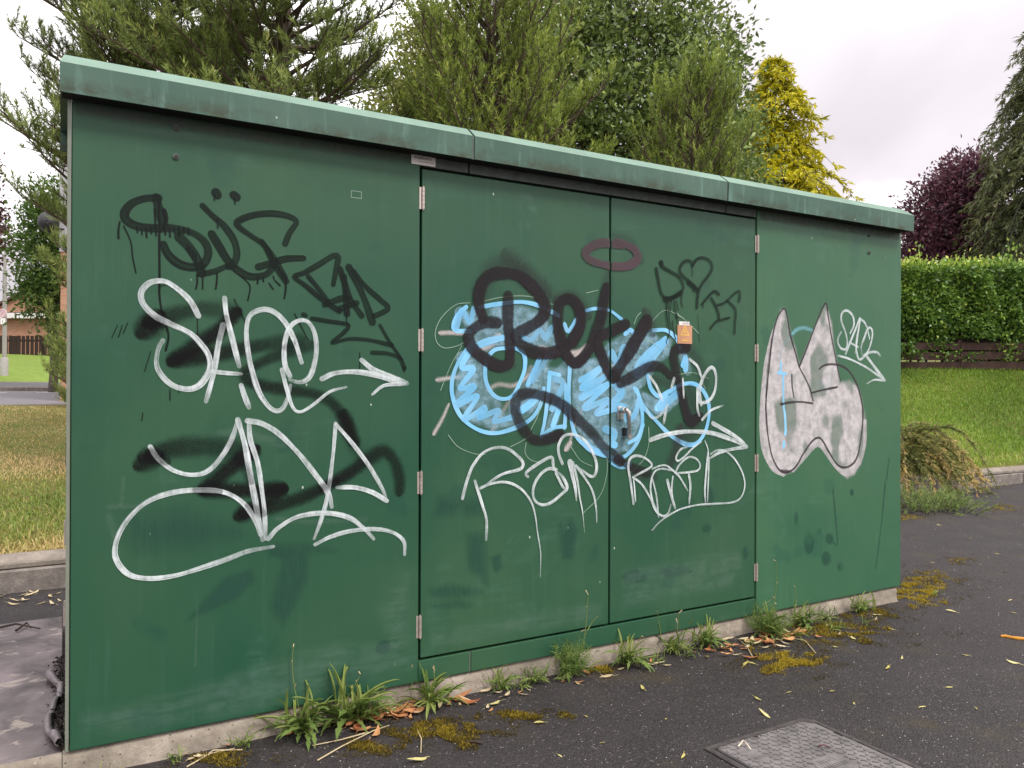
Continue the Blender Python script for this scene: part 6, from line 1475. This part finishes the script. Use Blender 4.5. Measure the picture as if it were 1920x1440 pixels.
def weed(px, py, size, kind, nl, label, stems=(), seed=0, pal=0, feather=False):
    r = random.Random(seed * 7 + 1); rng = np.random.default_rng(seed + 500); g = gnd(px, py); t0 = float((g - CAB) @ E2)
    if t0 > -.035: g = g - E2 * (t0 + .035)
    root = empty("weed", g); setp(root, label, "weed")
    for k in range(int(nl * 1.4)):
        me = r.choice((WL if kind == 'd' else WS)[pal]); o = link(bpy.data.objects.new("leaf", me), root); az = PSI + math.pi + r.uniform(-.25, math.pi + .25) if r.random() < .85 else r.uniform(0, 6.28)
        s = 1.08 * size / .16 * r.uniform(.55, 1.15); o.scale = (s, s * (r.uniform(.55, .95) if kind == 'd' else .38), s); o.rotation_euler = (r.gauss(0, .2), -r.uniform(-.1, .75 if kind == 'd' else 1.15), az)
        o.location = (r.gauss(0, .006), r.gauss(0, .006), .004)
    for k in range(8 if size < .08 else 26):            # thin grass blades among the leaves
        o = link(bpy.data.objects.new("blade", r.choice(WS[1 - pal])), root); s = size / .15 * r.uniform(.7, 1.35); o.scale = (s, s * .22, s * r.uniform(.3, 1.0))
        o.rotation_euler = (r.gauss(0, .2), -r.uniform(.3, 1.4), r.uniform(0, 6.28)); o.location = (r.gauss(0, .03), r.gauss(0, .012), .003)
    if feather:
        SB, SD, SL = [], [], []
        for k in range(46):
            d = unit(np.array([rng.normal(0, .6), rng.normal(-.15, .5), 1.0])); L = size * rng.uniform(.5, 1.1)
            for q in range(6): SB.append(d * L * (q + 1) / 6.5 + rng.normal(0, .006, 3)); SD.append(unit(d + rng.normal(0, .3, 3))); SL.append(.03)
        V, F, T = needle_tris(np.array(SB), np.array(SD), np.array(SL), 9, .030, .0028, rng.uniform(.2, .6, len(SB)), rng, 65, 35); V[:, 2] = np.maximum(V[:, 2], .002)
        ff = big("feathery_foliage", V, F, F_weed, root, T)
    for st_ in stems:
        P = []
        dep = float(g[1])
        for sx, sy in st_:
            w = dist(sx, sy, dep); P.append(w - g)
        P[0] = np.array([P[0][0], P[0][1], max(.0, P[0][2])]); C = catmull(np.array(P), .02)
        so = tubes("flower_stem", [(C, np.linspace(.0022, .0012, len(C)))], M_stalk, root, 5)
        e = C[-1]; bp = [(np.array([C[-1 - q * 2], C[-1 - q * 2] + rng.normal(0, .010, 3) + [0, 0, .006]]), [.0014, .0026]) for q in range(min(5, len(C) // 2))]
        tubes("seed_heads", bp, M_twig, so, 5)
    return root
weed(318, 1404, .07, 'd', 5, "tiny seedling in a crack of the plinth's left stretch", seed=1)
weed(205, 1432, .05, 'd', 4, "tiny seedling at the bare foot of the plinth", seed=2)
weed(565, 1372, .20, 'd', 18, "largest toothed weed rosette against the left panel", [[(565, 1345), (552, 1290), (548, 1240), (551, 1207)]], 3)
weed(640, 1345, .24, 'd', 20, "big jagged weed clump below the left panel's middle", [[(594, 1325), (596, 1280), (603, 1234)], [(650, 1310), (668, 1280), (676, 1264)]], 4)
weed(680, 1340, .13, 's', 14, "grassy tuft beside the big jagged clump", [], 5, 1)
weed(800, 1318, .17, 's', 20, "spiky weed fan under the lower left door hinge", [[(775, 1300), (770, 1270), (772, 1252)], [(815, 1290), (814, 1262), (816, 1256)]], 6, 1)
weed(925, 1283, .11, 'd', 10, "small toothed rosette under the rail joint", [], 7)
weed(985, 1268, .10, 'd', 10, "small broad-leaved weed right of the rail joint", [], 8, 1)
weed(1065, 1262, .15, 's', 10, "feathery bushy weed with a tall bare stem under the left door", [[(1090, 1225), (1098, 1180), (1101, 1140), (1103, 1115)], [(1098, 1190), (1108, 1170), (1120, 1155)]], 9, 0, True)
weed(1175, 1245, .16, 'd', 14, "spreading toothed weed under the meeting stile", [[(1180, 1230), (1195, 1205), (1203, 1192)]], 10)
weed(1256, 1220, .12, 's', 22, "dense pale green tuft under the right door", [[(1240, 1200), (1236, 1170), (1233, 1148)], [(1271, 1195), (1271, 1170), (1272, 1150)]], 11, 1)
weed(1318, 1210, .15, 'd', 14, "flat toothed rosette below the right door's hinge side", [], 12)
weed(1437, 1192, .16, 's', 18, "tall stalked weed clump in the drift of russet leaves", [[(1440, 1180), (1452, 1130), (1456, 1090), (1455, 1052)], [(1415, 1190), (1430, 1140), (1452, 1120)]], 13, 0, True)
weed(1505, 1172, .15, 'd', 14, "upright toothed weed under the right panel", [[(1490, 1160), (1492, 1130), (1491, 1101)]], 14)
weed(1545, 1160, .08, 'd', 6, "small upright weed near the plinth's far end", [], 15, 1)
weed(1612, 1146, .13, 'd', 12, "last toothed rosette before the plinth's far corner", [], 16)
weed(1690, 1102, .06, 's', 6, "thin grass sprig at the cabinet's far corner", [], 17, 1)
weed(1890, 940, .12, 'd', 7, "lone seedling at the foot of the kerb by the juniper", [], 18, 1)

# small sprigs filling the joint between plinth and asphalt
rs = random.Random(77)
for k in range(26):
    px = rs.uniform(430, 1660); o = weed(px, 1405 - (px - 250) * .187 + 22, rs.uniform(.035, .075), rs.choice('ds'), 4, "tiny grass sprig in the joint between plinth and asphalt", [], 200 + k, rs.choice((0, 1)))
    o["group"] = "tiny sprigs along the plinth joint"
